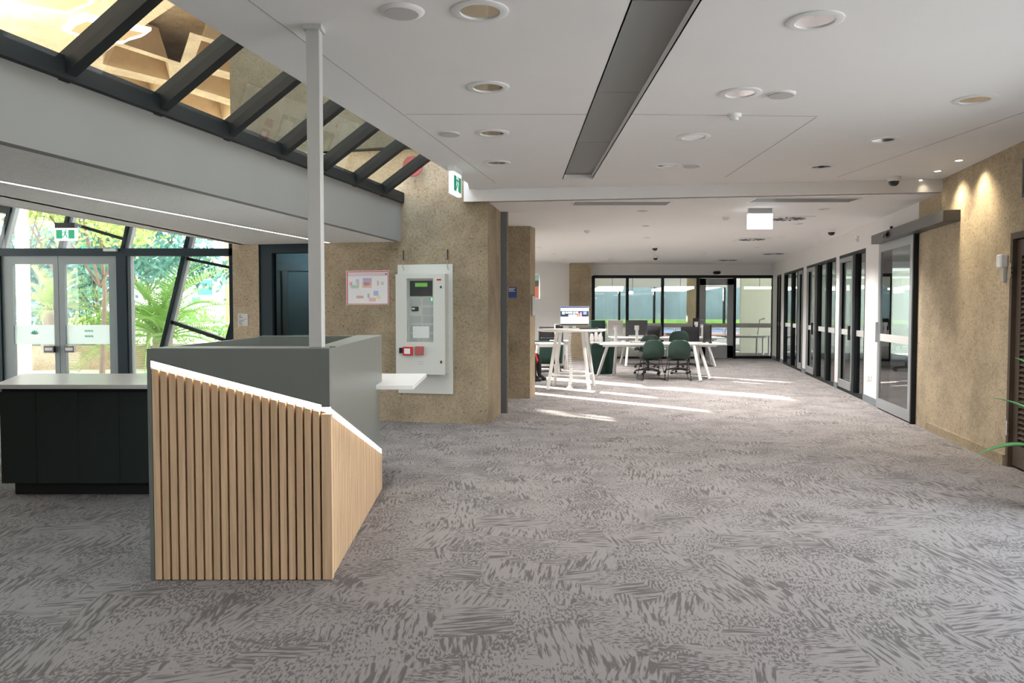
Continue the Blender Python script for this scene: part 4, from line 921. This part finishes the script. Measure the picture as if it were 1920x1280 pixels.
f = MB(); f.box(0, .8, -.02, 0, 2.5, 2.53); f.box(0, .8, -.02, 0, 2.82, 2.85); f.box(0, .03, -.02, 0, 2.53, 2.82); f.box(.77, .8, -.02, 0, 2.53, 2.82); f.build('frame', M_DGREY, t)
for k in range(8): B(.03, .77, -.015, -.002, 2.535 + k * .036, 2.555 + k * .036).build('blade', M_DGREY, t)
B(.03, .77, -.002, -.0005, 2.53, 2.82).build('backing', M_BLACK, t)
ld_ = on_rw('louvre_door', 'dark brown slatted louvre door at the right edge', 'door', YL1, 0, -.05); wD = Lp(YL1, YL0); M_LV = mat('brown_timber', (.075, .052, .036), .55, var=.2)
f = MB(); f.box(0, .05, -.06, .03, 0, 2.2); f.box(wD - .05, wD, -.06, .03, 0, 2.2); f.box(.05, wD - .05, -.06, .03, 2.14, 2.2); f.build('frame', M_LV, ld_)
f = MB(); f.box(.055, .15, -.02, .03, .02, 2.13); f.box(wD - .15, wD - .055, -.02, .03, .02, 2.13); f.box(.15, wD - .15, -.02, .03, 1.98, 2.13); f.box(.15, wD - .15, -.02, .03, .02, .22); f.build('leaf_frame', M_LV, ld_)
for k in range(36):
    z = .235 + k * .0486; MB().ext([(.15, -.018, z), (wD - .15, -.018, z), (wD - .15, .02, z + .03), (.15, .02, z + .03)], (0, 0, .01)).build('louvre', M_LV, ld_)
for z in (.3, 1.78): B(.035, .065, -.075, -.06, z, z + .14).build('hinge', M_CHROME, ld_)
# plant just reaching into the frame at right
pp = thing('potted_plant', 'green broad-leaved plant poking in at the right edge before the louvre door', 'plant', (3.98, 5.75, 0), 0)
MB().lathe([(.13, 0), (.17, .35), (.18, .36), (.16, .36), (.15, .3)], 20).build('pot', M_DGREY, pp, smooth=True)
MB().lathe([(0, .31), (.155, .31)], 20).build('soil', barkm, pp)
lm_ = mat('plant_leaf', (.06, .2, .07), .4, var=.3, vscale=12)
def bigleaf(L, w):
    rows = []
    for k in range(9):
        t = k / 8; ww = w * math.sin(PI * min(1, t ** .8)) + .004; x = L * t; z = .35 * L * t - .55 * L * t * t
        rows.append([(x, -ww, z + ww * .35), (x, 0, z), (x, ww, z + ww * .35)])
    return MB().grid(rows)
for k, (a0, z, L, til) in enumerate(((2.85, .42, .5, .1), (2.5, .55, .45, .8), (3.5, .6, .42, .9), (1.2, .5, .5, .4), (.2, .5, .5, .5), (4.6, .5, .5, .5), (2.9, 1.0, .32, .9), (5.4, .8, .45, .8), (1.9, .85, .4, .9))):
    o = bigleaf(L, .055).build('leaf', lm_, pp, loc=(0, 0, z), fix=False, smooth=True); o.rotation_euler = (0, -til, a0)
MB().tube([(0, 0, .3), (.01, 0, .7), (0, 0, 1.0)], .012).build('stem', barkm, pp)

# ================================================================== FURNITURE
# high round table
tc_ = Vector((1.13, 14.87, 0)); ht = thing('high_table', 'white round standing table with splayed legs and the lit screen on it', 'table', tc_)
MB().lathe([(0, 1.075), (.6, 1.075), (.655, 1.09), (.66, 1.105), (.655, 1.12), (0, 1.12)], 48).build('tabletop', M_PLAS, ht, smooth=True)
ft = [Fp(*p) - tc_ for p in ((1027, 730), (1105, 731), (1039, 723), (1114, 724))]
for q in ft: MB().tube([(q.x, q.y, .0), (q.x * .62, q.y * .62, 1.075)], .034, 10).build('leg', M_PLAS, ht, smooth=True)
k_ = .9; order = [0, 1, 3, 2]
for i in range(4):
    a, b_ = ft[order[i]] * k_, ft[order[(i + 1) % 4]] * k_; MB().tube([(a.x, a.y, .26), (b_.x, b_.y, .26)], .017).build('crossbar', M_PLAS, ht)
sp = MB()
for k in range(26): sp.lathe([(.024, 0), (.034, .004), (.034, .028), (.024, .034)], 12, (-.03 + .02 * math.sin(k * .25), -.05, .03 + k * .04))
sp.lathe([(.06, 0), (.06, .02), (.03, .03)], 14, (-.03, -.05, 0)); sp.build('cable_spine', M_PLAS, ht, label='segmented white cable spine')
ts = thing('touch_screen', 'lit web page screen on a white stand on the round table', 'screen', (xat(1077, 14.8), 14.8, 1.12), .06)
B(-.275, .275, -.015, .015, .06, .43).build('case', M_PLAS, ts, bevel=.004); B(-.265, .265, -.017, -.015, .07, .42).build('bezel', M_BPLAS, ts)
B(-.03, .03, .0, .03, .0, .12).build('stand', M_PLAS, ts); B(-.13, .16, -.08, .1, 0, .012).build('stand_base', M_PLAS, ts)
def scr(nm, col, s, a, b2, c, d, dd=.0175): return B(-.265 + .53 * a, -.265 + .53 * b2, -dd, -.017, .1 + .32 * c, .1 + .32 * d).build(nm, mat(nm + '%d' % int(1000 * (a + c)), col, .3, emit=col, estr=s), ts)
scr('page', (.9, .97, 1), .85, 0, 1, 0, 1); scr('tab_bar', (.08, .12, .4), .6, 0, 1, .93, 1, .019); scr('banner', (.02, .05, .1), .5, 0, 1, .42, .75, .019)
scr('banner_photo', (.9, .35, .15), .9, .6, .68, .42, .6, .02); scr('banner_glow', (.75, .4, .9), .9, .69, .76, .42, .68, .02); scr('side_badge', (.4, .5, .8), .7, .81, .93, .55, .72, .02)
hl = MB()
for a, b2, c, d in ((.05, .15, .56, .72), (.18, .24, .6, .72), (.26, .32, .6, .72), (.33, .42, .6, .72), (.45, .51, .58, .72), (.53, .63, .6, .72), (.28, .58, .43, .55)): hl.box(-.265 + .53 * a, -.265 + .53 * b2, -.0205, -.019, .1 + .32 * c, .1 + .32 * d)
hl.build('headline', mat('headline', (1, 1, 1), .3, emit=(.9, .97, 1), estr=1.2), ts)
t = thing('keyboard', 'black keyboard lying on the round table right of the screen', 'keyboard', (xat(1103, 14.75), 14.75, 1.12), .2); B(-.17, .12, -.06, .06, 0, .018).build('case', M_BPLAS, t, bevel=.003)
kk = MB()
for r_ in range(4):
    for c_ in range(11): kk.box(-.16 + c_ * .0245, -.139 + c_ * .0245, -.05 + r_ * .026, -.028 + r_ * .026, .018, .022)
kk.build('keys', M_DGREY, t, kind='stuff')
t = thing('mouse', 'small black mouse on the round table edge', 'mouse', (xat(1119, 14.7), 14.7, 1.12)); MB().lathe([(0, .03), (.02, .028), (.035, .012), (.036, 0)], 14, sx=.8, sy=1.3).build('body', M_BPLAS, t, smooth=True)

# desks
M_DTOP = mat('desk_white', (.8, .8, .79), .35)
def office_desk(lbl, x0, x1, y0, y1, z, legs, grp='white office desks'):
    t = thing('office_desk', lbl, 'desk', ((x0 + x1) / 2, (y0 + y1) / 2, 0), 0, grp); cx, cy = (x0 + x1) / 2, (y0 + y1) / 2
    B(x0 - cx, x1 - cx, y0 - cy, y1 - cy, z - .03, z).build('tabletop', M_DTOP, t, bevel=.006)
    B(x0 - cx + .1, x1 - cx - .1, -.03, .03, z - .09, z - .03).build('beam', M_DTOP, t)
    for (xf, yf, xt, yt) in legs: MB().tube([(xf - cx, yf - cy, 0), (xt - cx, yt - cy, z - .03)], .035, 10).build('leg', M_DTOP, t, smooth=True)
    return t
office_desk('white desk nearest the viewer with green chairs drawn up', 1.9, 4.6, 16.75, 17.75, .76, [(1.95, 17.75, 2.15, 17.5), (2.3, 17.7, 2.35, 17.6), (3.92, 16.25, 3.9, 16.8), (4.24, 16.75, 4.08, 17.1), (4.3, 17.9, 4.15, 17.6)])
office_desk('second white desk row behind the green chairs, near the glazed wall', 2.65, 5.6, 20.6, 21.6, .76, [(3.0, 20.6, 3.1, 20.9), (3.0, 21.6, 3.1, 21.3), (5.3, 20.4, 5.15, 20.8), (5.5, 21.7, 5.3, 21.3)])
# monitors
def monitor(lbl, px0, px1, y0, y1, Y, zbase, backm, rotz=0, face=None, group='monitors on the desks', stand=True):
    a, b_ = Vp(px0, y1, Y), Vp(px1, y0, Y); cx = (a.x + b_.x) / 2; w = (b_.x - a.x) / 2
    t = thing('monitor', lbl, 'monitor', (cx, Y, zbase), rotz, group)
    B(-w, w, -.02, .02, a.z - zbase, b_.z - zbase).build('panel', backm, t, bevel=.006)
    if stand:
        B(-.03, .03, -.07, -.03, .0, (a.z + b_.z) / 2 - zbase).build('arm', M_PLAS, t, bevel=.006); B(-.05, .05, -.04, -.015, (a.z + b_.z) / 2 - zbase - .05, (a.z + b_.z) / 2 - zbase + .05).build('mount', M_PLAS, t)
        B(-.09, .09, -.11, .06, 0, .012).build('foot', M_PLAS, t)
    else: B(-.03, .03, .02, .05, 0, a.z - zbase + .05).build('stand', M_BPLAS, t)
    if face: B(-w + .01, w - .01, -.024, -.02, a.z - zbase + .015, b_.z - zbase - .015).build('screen', face, t)
    return t
monitor('silver-backed monitor at the left end of the near desk', 1138, 1168, 600, 627, 17.6, .76, mat('silver_plastic', (.5, .48, .47), .35), .25)
monitor('dark grey monitor back in the middle of the near desk', 1173, 1214, 600, 628, 17.6, .76, M_DGREY)
monitor('dark monitor behind the left green chair', 1215, 1241, 611, 631, 20.9, .76, M_DGREY)
monitor('upright black monitor seen edge-on, left of the pair', 1299, 1310, 596, 617, 20.9, .76, M_BPLAS, .12)
monitor('upright grey monitor seen edge-on, right of the pair', 1312, 1321, 599, 624, 21.05, .76, mat('mid_grey_plastic', (.16, .16, .17), .4), -.1)
t = thing('desk_divider', 'tall narrow dark divider standing at the right end of the near desk', 'divider', (xat(1326, 17.2), 17.2, .76)); B(-.02, .02, -.3, .3, .02, .4).build('panel', M_BPLAS, t, bevel=.004); B(-.03, .03, -.3, -.24, 0, .03).build('clamp', M_DGREY, t); B(-.03, .03, .24, .3, 0, .03).build('clamp', M_DGREY, t)
# screens of the far office, with sunset wallpaper
def wallpaper():
    m, n, l, b = nmat('sunset_screen'); tc = n.new('ShaderNodeTexCoord'); se = n.new('ShaderNodeSeparateXYZ'); l.new(tc.outputs['Generated'], se.inputs[0])
    r = ramp(n, [(0, (.1, .12, .2)), (.25, (.8, .35, .25)), (.45, (.9, .75, .7)), (.8, (.3, .5, .9)), (1, (.45, .7, 1))]); l.new(se.outputs['Z'], r.inputs[0])
    b.inputs['Base Color'].default_value = (0, 0, 0, 1); l.new(r.outputs[0], b.inputs['Emission Color']); b.inputs['Emission Strength'].default_value = 1.1
    return m
M_WP = wallpaper()
office_desk('white desk inside the far office under the first pair of lit screens', 4.9, 6.3, 25.2, 26.0, .74, [(5.0, 25.3, 5.0, 25.3), (6.2, 25.3, 6.2, 25.3), (5.0, 25.9, 5.0, 25.9), (6.2, 25.9, 6.2, 25.9)], 'desks in the far office')
office_desk('white desk inside the far office beside the stair rail', 6.4, 8.4, 25.2, 26.0, .66, [(6.5, 25.3, 6.5, 25.3), (8.3, 25.3, 8.3, 25.3), (6.5, 25.9, 6.5, 25.9), (8.3, 25.9, 8.3, 25.9)], 'desks in the far office')
for i, (a, b2, lb_) in enumerate(((1243, 1264, 'first lit screen from the left in the far office'), (1266, 1290, 'second lit screen from the left in the far office'), (1332, 1356, 'third lit screen, seen through the far glass door'), (1359, 1385, 'fourth lit screen, rightmost in the far office'))):
    monitor(lb_, a, b2, 616, 632, 25.6, .74 if i < 2 else .66, M_BPLAS, 0, M_WP, 'lit screens in the far office', stand=False)
# far office pendants: rows of glowing bars
for (p0, p1, yy, lb_) in ((1122, 1174, 539, 'cluster of glowing bars, leftmost in the far office'), (1180, 1192, 548, 'short glowing bar group right of the leftmost cluster'), (1246, 1306, 539, 'wide glowing cluster in the middle far office'), (1380, 1434, 541, 'glowing cluster at the right of the far office')):
    Yp = 27; q = Vp((p0 + p1) / 2, yy, Yp); w = xat(p1, Yp) - xat(p0, Yp); t = thing('pendant_light', lb_, 'light', (q.x, Yp if p0 < 1350 else 26, q.z), 0, 'pendant clusters in the far office')
    for k in range(5 if w > .5 else 2):
        B(-w / 2 + k * .05, w / 2 + k * .12 - .1, k * .9 - .06, k * .9 + .06, -.04 , .04).build('bar', M_PEND, t) if p0 < 1350 or k == 0 else None
    MB().tube([(0, 0, .04), (0, 0, CE2 - q.z)], .008).build('cord', M_DGREY, t)
for (px, py) in ((1200, 565), (1500, 560), (1560, 560)):
    pass
for x_, y_, lb_ in ((8.2, 13.0, 'glowing ceiling bar in the nearest glazed room'), (9.0, 17.0, 'glowing ceiling bar in the middle glazed room'), (9.8, 21, 'glowing ceiling bar in the farthest glazed room')):
    t = thing('ceiling_bar', lb_, 'light', (x_, y_, 2.35)); B(-.9, .9, -.05, .05, -.03, .03).build('diffuser', M_PEND, t); MB().tube([(0, 0, .03), (0, 0, .37)], .01).build('rod', M_DGREY, t)
t = thing('stair_rail', 'sloping pale rail behind the far glass, right corner', 'rail', (xat(1430, 26), 26, 0)); MB().tube([(-.2, 0, .5), (-.1, 0, 1.15), (.05, 0, 1.2)], .03).build('handrail', M_PLASG, t); MB().tube([(-.2, 0, 0), (-.2, 0, .5)], .03).build('post', M_PLASG, t)
t = thing('motion_sensor', 'small black oval sensor above the far glass door', 'sensor', (xat(1343, 23.85), 23.86, zat(511, 23.85))); MB().lathe([(0, -.05), (.1, -.04), (.12, 0), (.1, .04), (0, .05)], 16, sy=.4).build('body', M_BPLAS, t, smooth=True)

# dark green locker tower
t = thing('storage_locker', 'tall dark green storage unit at the left end of the desks', 'locker', (xat(1126, 18.1), 18.3, 0))
B(-.22, .1, -.25, .25, 0, 1.24).build('body', M_LOCK, t, bevel=.006); B(.1, .36, -.2, .25, 0, .74).build('low_body', M_LOCK, t, bevel=.006)
B(-.2, .08, -.255, -.25, .64, 1.2).build('door', M_LOCK, t); B(-.2, .08, -.255, -.25, .05, .62).build('door', M_LOCK, t); B(.04, .06, -.265, -.255, .85, .95).build('handle', M_BPLAS, t)
# objects on the left end of near desk
t = thing('spray_bottle', 'white spray bottle at the left end of the near desk', 'bottle', (xat(1127, 17.2), 17.2, .76)); MB().lathe([(.035, 0), (.04, .01), (.04, .12), (.02, .16), (.015, .2), (.02, .2), (.02, .23), (0, .23)], 14).build('body', M_PLAS, t, smooth=True)
t = thing('desk_fan', 'white three-bladed thing lying at the desk end', 'fan', (xat(1117, 17.0), 17.0, .76))
for a0 in (.4, 1.5, 2.6): MB().lathe([(0, -.12), (.035, -.1), (.045, 0), (.03, .1), (0, .12)], 12, (math.cos(a0) * .1, 0, .06 + math.sin(a0) * .07), sy=.4).build('blade', M_PLAS, t, smooth=True)
B(-.12, .1, -.05, .05, 0, .03).build('base', M_PLAS, t, bevel=.01)
t = thing('tissue_box', 'small white box on the near desk between the monitors', 'box', (xat(1169, 17.1), 17.1, .76)); B(-.05, .05, -.04, .04, 0, .045).build('body', M_PLAS, t, bevel=.003); B(-.02, .02, -.005, .005, .045, .06).build('tissue', M_PLAS, t)
t = thing('keyboard', 'white keyboard on the near desk beside the small white box', 'keyboard', (xat(1200, 17.15), 17.15, .76)); B(-.2, .2, -.07, .07, 0, .02).build('case', M_PLASG, t, bevel=.003)
kk = MB()
for r_ in range(4):
    for c_ in range(14): kk.box(-.185 + c_ * .0265, -.163 + c_ * .0265, -.055 + r_ * .028, -.032 + r_ * .028, .02, .025)
kk.build('keys', M_PLAS, t, kind='stuff')

# chairs
def shell(w=.24):
    prof = [(-.02, .43), (.0, .44), (.1, .445), (.22, .45), (.34, .445), (.42, .43), (.44, .42)]
    prof = [(.40, .455), (.30, .44), (.15, .43), (0, .435), (-.10, .47), (-.17, .55), (-.205, .65), (-.225, .75), (-.24, .83), (-.245, .86)]
    ww = [.17, .21, .225, .225, .23, .235, .235, .225, .17, .1]
    rows = []
    for (y, z), wd_ in zip(prof, ww):
        row = []
        for j in range(-5, 6):
            s = j / 5; bend = (abs(s) ** 2.4); back = max(0, min(1, (z - .47) / .2))
            row.append((s * wd_, y + bend * .09 * back, z + bend * .04 * (1 - back)))
        rows.append(row)
    return MB().grid(rows)
def sub(o, lv=1): md = o.modifiers.new('s', 'SUBSURF'); md.levels = lv; md.render_levels = lv + 1
def sled_chair(lbl, loc, rz):
    t = thing('sled_chair', lbl, 'chair', loc, rz, 'green shell chairs at the near desk'); o = shell().build('seat_shell', M_SHELL, t, smooth=True, solid=.012); sub(o)
    for s in (-1, 1):
        MB().tube([(s * .1, .1, .425), (s * .2, .12, .42), (s * .24, .26, .05), (s * .245, .27, .012), (s * .245, .2, .008), (s * .245, -.16, .008), (s * .24, -.2, .02), (s * .19, -.06, .42), (s * .1, -.02, .425)], .008, 8).build('leg_frame', M_BPLAS, t, smooth=True)
    B(-.12, .12, -.04, .16, .415, .425).build('seat_plate', M_BPLAS, t)
    return t
c1 = sled_chair('left green shell chair with thin black sled legs', (xat(1223, 16.5), 16.55, 0), .12)
c2 = dup(c1, (xat(1273, 16.4), 16.45, 0), -.06, 'right green shell chair with thin black sled legs, nearest the desk corner')
def swivel_chair(lbl, loc, rz, mt, shell_=True, h=.06):
    t = thing('swivel_chair', lbl, 'chair', loc, rz)
    if shell_: o = shell().build('seat_shell', mt, t, loc=(0, 0, h), smooth=True, solid=.012); sub(o)
    else:
        B(-.24, .24, -.22, .24, .44, .52).build('seat', mt, t, bevel=.02); MB().grid([[(x * .23, -.24 - .05 * z + .06 * abs(x) ** 2, .6 + z * .45) for x in (-1, -.5, 0, .5, 1)] for z in (0, .25, .5, .75, 1)]).build('backrest', mt, t, smooth=True, solid=.03)
        MB().tube([(0, -.1, .45), (0, -.3, .48), (0, -.3, .75)], .02).build('back_stem', M_BPLAS, t)
        for s in (-1, 1): MB().tube([(s * .2, .0, .46), (s * .28, 0, .5), (s * .28, 0, .66), (s * .28, .16, .68)], .014).build('armrest', M_BPLAS, t, smooth=True)
    MB().lathe([(.05, .08), (.028, .12), (.025, .3), (.02, .3), (.02, .44)], 12).build('gas_stem', M_BPLAS, t, smooth=True)
    for k in range(5):
        a0 = k * 2 * PI / 5 + .3; e = Vector((math.cos(a0), math.sin(a0), 0)); MB().tube([(0, 0, .12), e * .15 + Vector((0, 0, .105)), e * .3 + Vector((0, 0, .075))], [.03, .022, .014]).build('base_arm', M_BPLAS, t, smooth=True)
        MB().tube([e * .3 + Vector((-e.y, e.x, 0)) * .022 + Vector((0, 0, .03)), e * .3 - Vector((-e.y, e.x, 0)) * .022 + Vector((0, 0, .03))], .03, 12).build('caster', M_BPLAS, t, smooth=True)
    return t
swivel_chair('green swivel chair with a black star base behind the left shell chair', (xat(1217, 18.0), 18.1, 0), .1, M_SHELL, True, .05)
swivel_chair('taller green swivel chair just behind the right shell chair', (xat(1275, 18.1) , 18.3, 0), -.05, M_SHELL, True, .14)
swivel_chair('black task chair with armrests between the two desk rows', (xat(1212, 20.2), 20.1, 0), .4, mat('black_fabric', (.012, .012, .014), .85), False)
swivel_chair('black task chair drawn up right of the green chairs', (xat(1290, 20.0), 19.9, 0), 2.8, mat('black_fabric', (.012, .012, .014), .85), False)

# left alcove behind the second column
office_desk('low white table beside the seated person, behind the second column', .45, 1.15, 17.2, 18.0, .74, [(.52, 17.1, .58, 17.3), (1.05, 17.4, .98, 17.5), (.52, 18.0, .58, 17.9), (1.05, 18.0, .98, 17.9)], 'white office desks')
t = thing('printer_stand', 'white drawer unit under the black printer at the back', 'cabinet', (xat(1032, 20.2), 20.3, 0)); B(-.35, .35, -.28, .28, .04, .66).build('body', mat('drawer_white', (.62, .6, .58), .5), t, bevel=.006)
for k in range(2): d_ = B(-.34, .34, -.295, -.28, .08 + k * .29, .34 + k * .29).build('drawer', mat('drawer_white', (.62, .6, .58), .5), t, bevel=.003); B(-.1, .1, -.31, -.295, .27 + k * .29, .285 + k * .29).build('handle', M_ALU, d_)
B(-.33, .33, -.26, .26, 0, .04).build('plinth', M_BPLAS, t)
t = thing('printer', 'black office printer on the white drawer unit', 'printer', (xat(1030, 20.2), 20.3, .66))
B(-.28, .28, -.22, .22, 0, .34).build('body', M_BPLAS, t, bevel=.02); B(-.26, .26, -.2, .2, .34, .4).build('scanner_lid', M_DGREY, t, bevel=.01); B(-.22, .2, -.34, -.22, .1, .12).build('paper_tray', M_DGREY, t); B(.1, .26, -.24, -.22, .27, .33).build('control_panel', M_DGREY, t)
t = thing('computer_tower', 'dark upright box beside the printer', 'computer', (xat(1048, 19.6), 19.7, .72)); B(-.1, .1, -.2, .2, 0, .4).build('case', M_DGREY, t, bevel=.005); B(-.08, .08, -.204, -.2, .1, .35).build('front', M_BPLAS, t)
office_desk('white side table carrying the dark upright box', xat(1048, 19.7) - .22, xat(1048, 19.7) + .25, 19.4, 20.0, .72, [(xat(1048, 19.7) - .15, 19.45, xat(1048, 19.7) - .15, 19.5), (xat(1048, 19.7) + .18, 19.45, xat(1048, 19.7) + .18, 19.5), (xat(1048, 19.7), 19.95, xat(1048, 19.7), 19.9)], 'white office desks')
t = thing('armchair', 'dark green tub armchair behind the round table', 'armchair', (xat(1024, 18.9), 18.9, 0), .3)
MB().grid([[(math.cos(a) * (.36 + .03 * z), -math.sin(a) * .34, .2 + z * .55) for a in [PI * k / 12 for k in range(13)]] for z in (0, .3, .6, 1)]).build('back', M_LOCK, t, smooth=True, solid=.07)
B(-.32, .32, -.28, .3, .2, .42).build('seat', M_LOCK, t, bevel=.03)
for sx in (-1, 1):
    for sy in (-1, 1): MB().tube([(sx * .25, sy * .22, .2), (sx * .28, sy * .26, 0)], .018).build('leg', M_BPLAS, t)
t = thing('wall_picture', 'narrow colourful picture hanging just past the second column', 'picture', (xat(1004, 22), 22.0, zat(537, 22)), -1.2)
B(-.3, .3, -.02, 0, -.35, .35).build('frame', M_PLAS, t); B(-.27, .27, -.024, -.02, -.32, .0).build('print', mat('coral', (.75, .22, .15), .6), t); B(-.27, .27, -.024, -.02, 0, .16).build('print', M_BPLAS, t); B(-.27, .27, -.024, -.02, .16, .32).build('print', mat('mint', (.3, .6, .55), .6), t)
B(xat(1002, 22) - .42, xat(1002, 22) - .0, 22.3, 22.4, 0, CE2).build('wall_alcove', M_WHITE, **S)

# seated person, mostly behind the second column
def skin_body(name, verts, edges, radii, mt, parent, root=0):
    me = bpy.data.meshes.new(name); me.from_pydata(verts, edges, []); me.materials.append(mt)
    o = bpy.data.objects.new(name, me); COL.objects.link(o); o.parent = parent
    md = o.modifiers.new('skin', 'SKIN'); me.skin_vertices or None
    if not me.skin_vertices: 
        bpy.context.view_layer.objects.active = o
    sv_ = me.skin_vertices[0].data
    for i, r_ in enumerate(radii): sv_[i].radius = (r_, r_) if not isinstance(r_, tuple) else r_; sv_[i].use_root = (i == root)
    s_ = o.modifiers.new('sub', 'SUBSURF'); s_.levels = 2; s_.render_levels = 2
    for p in me.polygons: p.use_smooth = True
    return o
person = thing('person', 'seated person in black top and red skirt, mostly hidden by the column', 'person', (xat(972, 16.6), 16.6, 0), -.5)
M_SKIN = mat('skin', (.55, .32, .23), .5); M_TOP = mat('black_top', (.015, .014, .016), .8); M_SKIRT = mat('red_cloth', (.6, .03, .025), .7)
# facing +x ; hips at z .5
V_ = [(0, 0, .52), (0, 0, .68), (.01, 0, .85), (.02, 0, 1.02), (.03, 0, 1.12), (.05, 0, 1.2),
      (.03, .17, 1.0), (.03, -.17, 1.0), (.06, .22, .78), (.06, -.22, .78), (.26, .17, .74), (.26, -.17, .74), (.33, .15, .77), (.33, -.15, .77),
      (.02, .1, .5), (.02, -.1, .5), (.42, .11, .52), (.42, -.11, .52), (.44, .11, .1), (.44, -.11, .1), (.56, .11, .05), (.56, -.11, .05)]
E_ = [(0, 1), (1, 2), (2, 3), (3, 4), (4, 5), (3, 6), (3, 7), (6, 8), (7, 9), (8, 10), (9, 11), (10, 12), (11, 13), (0, 14), (0, 15), (14, 16), (15, 17), (16, 18), (17, 19), (18, 20), (19, 21)]
R_ = [.13, .12, .13, .11, .055, .05, .06, .06, .045, .045, .032, .032, .025, .025, .09, .09, .06, .06, .04, .04, .03, .03]
try:
    skin_body('body', V_, E_, R_, M_SKIN, person)
    skin_body('top', V_[:4] + V_[6:12], [(0, 1), (1, 2), (2, 3), (3, 4), (3, 5), (4, 6), (5, 7), (6, 8), (7, 9)], [.15, .14, .145, .12, .072, .072, .056, .056, .042, .042], M_TOP, person)
    skin_body('tights', [V_[0]] + V_[14:22], [(0, 1), (0, 2), (1, 3), (2, 4), (3, 5), (4, 6), (5, 7), (6, 8)], [.135, .1, .1, .068, .068, .048, .048, .036, .036], M_TOP, person)
    for s in (1, -1):
        hb = (.33, s * .15, .77)
        for k, (dy, L) in enumerate(((-.03, .07), (-.01, .08), (.01, .075), (.03, .06))):
            skin_body('finger', [(hb[0] + .02, hb[1] + dy * .7, hb[2]), (hb[0] + .02 + L * .6, hb[1] + dy, hb[2]), (hb[0] + .02 + L, hb[1] + dy, hb[2] - .02)], [(0, 1), (1, 2)], [.009, .008, .007], M_SKIN, person)
        skin_body('thumb', [(hb[0], hb[1] - s * .02, hb[2]), (hb[0] + .03, hb[1] - s * .05, hb[2]), (hb[0] + .05, hb[1] - s * .055, hb[2] - .01)], [(0, 1), (1, 2)], [.011, .01, .008], M_SKIN, person)
except Exception as ex: print('SKIN', ex)
MB().lathe([(.02, .34), (.2, .34), (.24, .42), (.2, .56), (.15, .64), (0, .66)], 20, (.14, 0, 0), sx=1.35, sy=.95).build('skirt', M_SKIRT, person, smooth=True)
MB().lathe([(0, -.13), (.05, -.12), (.075, -.06), (.085, .02), (.08, .08), (.045, .12), (0, .13)], 18, (.06, 0, 1.31), sx=1.1).build('head', M_SKIN, person, smooth=True)
MB().lathe([(.09, -.22), (.1, -.1), (.1, .02), (.095, .09), (.05, .14), (0, .15)], 18, (.035, 0, 1.315)).build('hair', M_BPLAS, person, smooth=True)
f = MB(); f.lathe([(0, -.02), (.014, 0), (0, .02)], 8, (.155, 0, 1.3)); f.build('nose', M_SKIN, person)
f = MB()
for s in (-1, 1): f.lathe([(0, -.01), (.01, 0), (0, .01)], 8, (.145, s * .032, 1.33))
f.build('eyes', M_BPLAS, person); B(.14, .152, -.022, .022, 1.25, 1.258).build('mouth', M_RED, person)
for s in (-1, 1): B(.4, .6, s * .11 - .045, s * .11 + .045, 0, .08).build('shoe', M_BPLAS, person, bevel=.02)
t = thing('stool', 'low white stool under the seated person', 'stool', (xat(972, 16.6), 16.6, 0), -.5)
MB().lathe([(0, .29), (.2, .29), (.2, .32), (0, .32)], 20).build('seat', M_PLAS, t)
for k in range(4): a0 = PI / 4 + k * PI / 2; MB().tube([(math.cos(a0) * .12, math.sin(a0) * .12, .29), (math.cos(a0) * .2, math.sin(a0) * .2, 0)], .015).build('leg', M_PLAS, t)
print('objects', len(bpy.data.objects))
